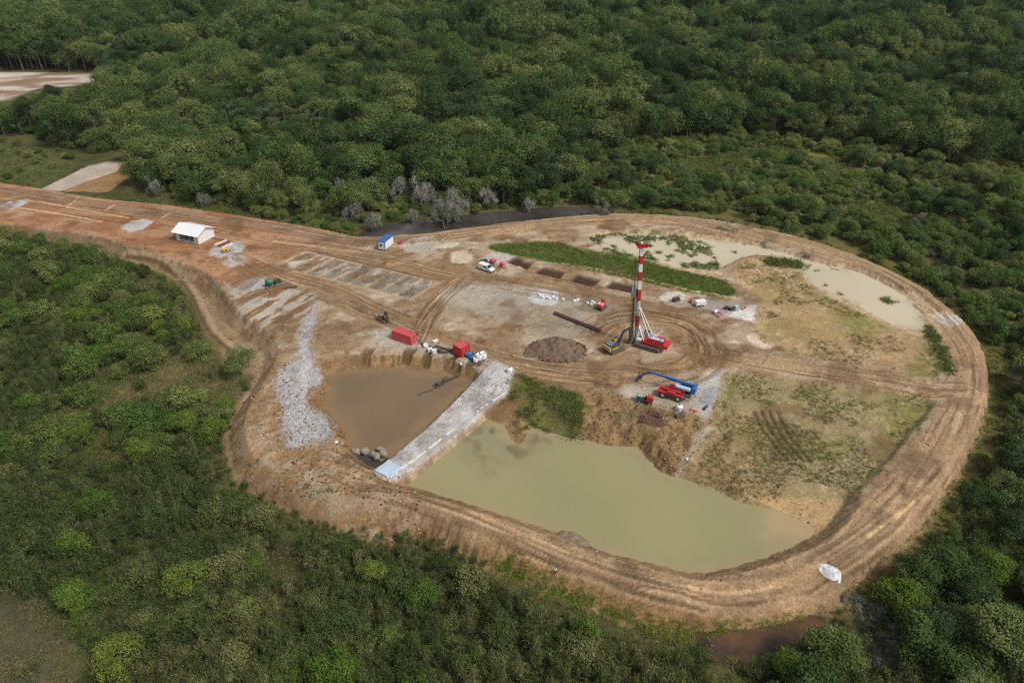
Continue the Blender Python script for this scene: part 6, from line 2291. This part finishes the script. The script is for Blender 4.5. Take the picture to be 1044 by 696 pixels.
MB().bar((-1.5, 0, .5), (-2.6, 0, .4), .1).box((0, 0, .5), (2.8, 1.2, .1)).build('drawbar', GREEN, t)
crate((740.5, 315), .15, (1.0, .9, .7), BLACK, 'left one of two dark boxes on the white slab')
crate((746, 316), .15, (1.3, .9, .7), BLACK, 'right one of two dark boxes on the white slab')
crate((751, 313.5), .1, (.9, .8, .5), PALEBLUE, 'pale blue box behind the dark boxes on the slab')
crate((719, 416.5), .9, (1.6, .35, .5), NAVY, 'small dark blue trestle at the edge of the apron', 'trestle', 'trestle')


def sack(px, s_, mat, label, group=None, cat='sack', name='sack', guess=0.0, sink=.12, sq=.75):
    import bmesh
    p = ground_at(*px, guess)
    if guess == WL_BROWN and p.z < WL_BROWN:
        p = Vector((*at(px[0], px[1], WL_BROWN), WL_BROWN))
    b = bmesh.new()
    bmesh.ops.create_icosphere(b, subdivisions=3, radius=1.0)
    sd = random.uniform(0, 50)
    for v in b.verts:
        d = v.co.normalized()
        k = 1 + (.55 if name == 'boulder' else .26) * (float(vnoise(np.array([d.x * 1.6 + sd]), np.array([d.y * 1.6 + d.z * 1.1]), 5)[0]) - .5) + .12 * (float(vnoise(np.array([d.x * 4 + sd]), np.array([d.z * 4 + d.y * 3]), 6)[0]) - .5)
        q = d * k
        v.co = Vector((q.x, q.y * .85, max(q.z, -.6) * sq))
    for f in b.faces:
        f.smooth = True
    me = bpy.data.meshes.new(name)
    b.to_mesh(me)
    b.free()
    me.materials.append(mat)
    o = bpy.data.objects.new(name, me)
    C.objects.link(o)
    o.location = p + Vector((0, 0, s_ * (.6 * sq - sink)))
    o.scale = (s_,) * 3
    o.rotation_euler = (0, 0, random.uniform(0, 6.28))
    return tag(o, label, cat, group)


for i, (px, s_) in enumerate((((550.5, 301.5), .55), ((553.5, 303.5), .6), ((557, 303), .5), ((560.5, 304.8), .65), ((564, 303), .6), ((567, 304.8), .55), ((549, 299.8), .45))):
    sack(px, s_, BAGW, 'white sack in the row along the north of the grey pad', 'row of white sacks on the grey pad')
for i, px in enumerate(((574, 305.3), (585.5, 307.2), (589, 306.2))):
    sack(px, .6 if i else .45, BAGW, ('small white sack alone between two groups on the grey pad', 'white sack, nearer one of the pair on the grey pad', 'white sack, farther one of the pair on the grey pad')[i])
for i, px in enumerate(((599, 309.3), (602.5, 310.8), (605.5, 309.5), (603.5, 308))):
    sack(px, .6, paint_mat('grey_sack', (.46, .47, .49), .9), 'grey sack in the heap next to the small red tracked machine', 'grey sacks by the red tracked machine')
for px, lab in (((705.5, 417.6), 'orange bag, left one of two near the white tank'), ((709.5, 419.4), 'orange bag, right one of two near the white tank'), ((760, 314), 'orange bag near the east end of the white slab'), ((757, 315.5), 'smaller orange bag beside another on the white slab')):
    sack(px, .42, ORANGE, lab, cat='bag', name='bag')
for px, s_, lab in (((363, 462.5), 1.15, 'pale boulder at the left end of the row in the brown pond'), ((372.3, 461.8), 1.15, 'second boulder from the left in the brown pond row'),
                    ((380.3, 464.6), .85, 'small middle boulder in the brown pond row'), ((384, 467), 1.15, 'brown boulder nearest the causeway tip in the pond row'),
                    ((391.5, 464), 1.25, 'largest dark boulder touching the causeway'), ((388, 459.5), .95, 'boulder behind the others, out in the brown pond')):
    sack(px, s_ * .86, STONE, lab, cat='boulder', name='boulder', guess=WL_BROWN, sink=.0, sq=.85)
sack((455, 387.5), .8, WOOD, 'dark round lump at the foot of the brown pond bank', cat='boulder', name='boulder', guess=WL_BROWN)
sack((348, 453), .6, STONE, 'small dark boulder at the shore below the crushed stone ramp', cat='boulder', name='boulder', guess=-1.5)
for px, s_, lab in (((343, 451), .4, 'small pale rock beside the dark boulder under the ramp'), ((700, 468), .35, 'small pale rock in the gully below the apron'),
                     ((470, 371.5), .4, 'small rock on the bank edge under the short container')):
    sack(px, s_, BAGW, lab, cat='rock', name='rock', guess=-1.5)

# ---- pump float and pipe in the brown pond
t = empty('pump_float', (*at(447.5, 392.5, WL_BROWN), WL_BROWN), heading((440, 395), (455, 388)), 'dark pump float with a pipe trailing over the brown pond', 'pump float')
m_ = MB()
for y in (-.45, .45):
    m_.cyl((-1.3, y, .1), (1.3, y, .1), .28, n=10)
m_.build('pontoon', BLACK, t)
MB().box((0, 0, .5), (1.2, .9, .5)).cyl((0, 0, .7), (.6, 0, .9), .15, n=8).build('pump', STEEL, t)
m_ = MB()
pr = None
for i in range(13):
    f = i / 12
    q = np.array(at(445 - 19 * f, 394 + 10 * f + 1.2 * math.sin(f * 6), WL_BROWN)) - np.array(t.location[:2])
    c_, s_ = math.cos(-t.rotation_euler.z), math.sin(-t.rotation_euler.z)
    q = Vector((q[0] * c_ - q[1] * s_, q[0] * s_ + q[1] * c_, .06))
    if pr is not None:
        m_.cyl(pr, q, .11, n=6)
    pr = q
m_.build('pipe', BLACK, t)
a, b = Vector((*at(452, 390, WL_BROWN), WL_BROWN + .2)), ground_at(470, 381.5, -1.5) + Vector((0, 0, .2))
tag(MB().cyl(a, (a + b) / 2 + Vector((0, 0, .1)), .2, n=8).cyl((a + b) / 2 + Vector((0, 0, .1)), b, .2, n=8).build('drain_pipe', WOOD), 'dark drain pipe running down the bank into the brown pond', 'pipe')

# ---- sheet at the lower end of the causeway
tp = [np.array(at(*q, -.7)) for q in ((396, 468.5), (409.5, 477), (398.5, 489), (381.5, 480.5))]
v, f, n_ = [], [], 22
for i in range(n_ + 1):
    for j in range(n_ + 1):
        u_, w_ = i / n_, j / n_
        p = tp[0] * (1 - u_) * (1 - w_) + tp[1] * u_ * (1 - w_) + tp[2] * u_ * w_ + tp[3] * (1 - u_) * w_
        wr = .12 * float(vnoise(np.array([p[0] * 1.1]), np.array([p[1] * 1.1]), 8)[0])
        v.append((p[0], p[1], max(float(gh(p[0], p[1])), -1.6) + .08 + wr))
for i in range(n_):
    for j in range(n_):
        k_ = i * (n_ + 1) + j
        f.append((k_, k_ + n_ + 1, k_ + n_ + 2, k_ + 1))
m_ = MB().add(v, f, True)
o = m_.build('ground_sheet', TARP)
sm = o.modifiers.new('thickness', 'SOLIDIFY')
sm.thickness = .03
tag(o, 'pale blue sheet spread over the lower end of the gravel causeway', 'sheet')


# ---- heaps
def heap(name, px, rx, ry, h, rz, label, cat, c1, c2, rough_amt=.5, n=64, guess=0.0):
    m = paint_mat('heap_' + name + str(px[0]), c1, .95, wear=.4, scale=1.1, dirt=c2, dirt_amt=.95)
    p = ground_at(*px, guess)
    v, f = [], []
    xs = np.linspace(-1.25, 1.25, n)
    Xl, Yl = np.meshgrid(xs * rx, xs * ry)
    c_, s_ = math.cos(rz), math.sin(rz)
    WX, WY = p.x + Xl * c_ - Yl * s_, p.y + Xl * s_ + Yl * c_
    rr = np.hypot(Xl / rx, Yl / ry) + (fbm(WX, WY, 3.0, 3, 401) - .5) * .7
    hh = h * np.clip(1 - rr, -.4, 1) ** 1.0 * (.75 + .5 * fbm(WX, WY, 2.2, 3, 402)) + (fbm(WX, WY, .8, 3, 403) - .5) * rough_amt * sstep(1.05, .7, rr)
    hh = np.where(rr > 1.0, -.35, np.where(rr > .0, hh, hh)) - .02
    Z = gh(WX, WY) + hh
    m_ = MB()
    V = np.stack([WX - p.x, WY - p.y, Z - p.z], -1).reshape(-1, 3)
    F_ = [(j * n + i, j * n + i + 1, (j + 1) * n + i + 1, (j + 1) * n + i) for j in range(n - 1) for i in range(n - 1)
          if min(rr[j, i], rr[j, i + 1], rr[j + 1, i], rr[j + 1, i + 1]) < 1.06]
    used = sorted({k for q in F_ for k in q})
    mp_ = {k: i for i, k in enumerate(used)}
    m_.add([tuple(V[k]) for k in used], [tuple(mp_[k] for k in q) for q in F_], True)
    o = m_.build(name, m)
    o.location = p
    return tag(o, label, cat)


heap('earth_mound', (568, 357), 8.0, 5.6, 2.3, -.2, 'large dark brown mound of dug earth on the yard', 'earth mound', tuple(S(104, 86, 70)), tuple(S(70, 56, 44)), 1.0, 96)
heap('earth_mound', (587, 549), 3.6, 2.0, .9, -.5, 'low grey earth heap jutting into the green pond', 'earth mound', tuple(S(124, 108, 88)), tuple(S(92, 78, 60)), .6)
heap('gravel_pile', (846, 582), 2.0, 1.2, .45, -.7, 'small heap of white gravel on the outer edge of the dike road', 'gravel pile', tuple(S(205, 205, 208)), tuple(S(160, 160, 162)), .3)
heap('gravel_pile', (455, 250), 5.0, 2.0, .7, .25, 'pale grey gravel heap along the road near the red generator', 'gravel pile', tuple(S(176, 168, 152)), tuple(S(150, 140, 122)), .4)
heap('earth_mound', (182, 0 + 284), 2.0, 1.2, .5, .2, 'small earth heap on the verge of the old ditch', 'earth mound', tuple(S(120, 100, 78)), tuple(S(90, 74, 56)), .4, guess=LOW)


# ---- person at the foot of the south bank
def person():
    p = ground_at(566.5, 585, -2.5)
    t = empty('person', p, R(150), 'person in pale shirt and dark trousers standing at the foot of the bank', 'person')
    J = {'pelvis': ((0, 0, .93), .13), 'waist': ((.01, 0, 1.08), .12), 'chest': ((.0, 0, 1.32), .145), 'neck0': ((.0, 0, 1.47), .065), 'neck': ((.015, 0, 1.53), .055),
         'head': ((.03, 0, 1.63), .095), 'crown': ((.02, 0, 1.72), .075)}
    E = [('pelvis', 'waist'), ('waist', 'chest'), ('chest', 'neck0'), ('neck0', 'neck'), ('neck', 'head'), ('head', 'crown')]
    for s_, nm in ((1, 'a'), (-1, 'b')):
        st = .12 * s_
        J.update({'hip' + nm: ((0, .1 * s_, .88), .095), 'knee' + nm: ((st * .5 + .03, .12 * s_, .49), .062), 'ankle' + nm: ((st * .7, .12 * s_, .09), .043), 'toe' + nm: ((st * .7 + .17, .14 * s_, .04), .036),
                  'sho' + nm: ((0, .19 * s_, 1.41), .062), 'elb' + nm: ((-.02, .27 * s_, 1.12), .045), 'wri' + nm: ((.12, .25 * s_, .9), .032), 'palm' + nm: ((.15, .245 * s_, .83), .034)})
        E += [('pelvis', 'hip' + nm), ('hip' + nm, 'knee' + nm), ('knee' + nm, 'ankle' + nm), ('ankle' + nm, 'toe' + nm), ('chest', 'sho' + nm), ('sho' + nm, 'elb' + nm), ('elb' + nm, 'wri' + nm), ('wri' + nm, 'palm' + nm)]
        for k in range(4):
            y = (.245 + (k - 1.5) * .021) * s_
            L = (.07, .085, .08, .062)[k]
            J['f%d%s' % (k, nm)] = ((.165, y, .83 - L * .6), .0095)
            J['g%d%s' % (k, nm)] = ((.155, y, .83 - L), .008)
            E += [('palm' + nm, 'f%d%s' % (k, nm)), ('f%d%s' % (k, nm), 'g%d%s' % (k, nm))]
        J['th' + nm] = ((.19, .215 * s_, .84), .011)
        J['tt' + nm] = ((.2, .21 * s_, .8), .009)
        E += [('palm' + nm, 'th' + nm), ('th' + nm, 'tt' + nm)]
    names = list(J)

    def skin(name, keep, grow, mat, root, parent):
        ks = [k for k in names if k in keep]
        me = bpy.data.meshes.new(name)
        me.from_pydata([J[k][0] for k in ks], [(ks.index(a), ks.index(b)) for a, b in E if a in keep and b in keep], [])
        o = bpy.data.objects.new(name, me)
        C.objects.link(o)
        o.modifiers.new('skin', 'SKIN')
        sl = me.skin_vertices[0].data
        for i, k in enumerate(ks):
            sl[i].radius = (J[k][1] + grow,) * 2
            sl[i].use_root = (k == root)
        sb = o.modifiers.new('smooth', 'SUBSURF')
        sb.levels = sb.render_levels = 2
        me.materials.append(mat)
        o.parent = parent
        return o
    SKIN = paint_mat('skin', (.22, .12, .075), .6, scale=8, dirt_amt=.05)
    body = skin('body', set(names), 0, SKIN, 'pelvis', t)
    skin('shirt', {'waist', 'chest', 'neck0', 'shoa', 'shob', 'elba', 'elbb'}, .016, BAGW, 'chest', t)
    skin('trousers', {'pelvis', 'hipa', 'hipb', 'kneea', 'kneeb', 'anklea', 'ankleb'}, .016, BLACK, 'pelvis', t)
    for s_ in (1, -1):
        a_ = .12 * s_ * .7
        MB().box((a_ + .06, .13 * s_, .045), (.28, .1, .09), taper=.85).build('shoe', BLACK, t)
    MB().lathe((.025, 0, 1.685), [(.108, -.03), (.115, .02), (.09, .075), (.04, .105), (0, .11)], 14).build('hair', BLACK, t)
    fc = MB()
    for s_ in (1, -1):
        fc.box((.118, .035 * s_, 1.645), (.012, .022, .012))
    fc.box((.112, 0, 1.575), (.012, .045, .01))
    fc.build('eyes_and_mouth', BLACK, body)
    MB().prism([(.115, 1.645), (.145, 1.61), (.115, 1.6)], -.013, .013).build('nose', SKIN, body)
    for s_ in (1, -1):
        MB().box((.02, .098 * s_, 1.63), (.04, .014, .06)).build('ear', SKIN, body)


person()


# ---- the air over the forest
m_ = bpy.data.materials.new('haze')
m_.use_nodes = True
hn, hl = m_.node_tree.nodes, m_.node_tree.links
hn.clear()
h_out, h_vol = hn.new('ShaderNodeOutputMaterial'), hn.new('ShaderNodeVolumePrincipled')
h_vol.inputs['Color'].default_value = (.78, .86, .97, 1)
h_vol.inputs['Density'].default_value = 0.00003
hl.new(h_vol.outputs[0], h_out.inputs['Volume'])
tag(MB().box((0, 700, 50), (2900, 1700, 124)).build('haze', m_), kind='stuff')
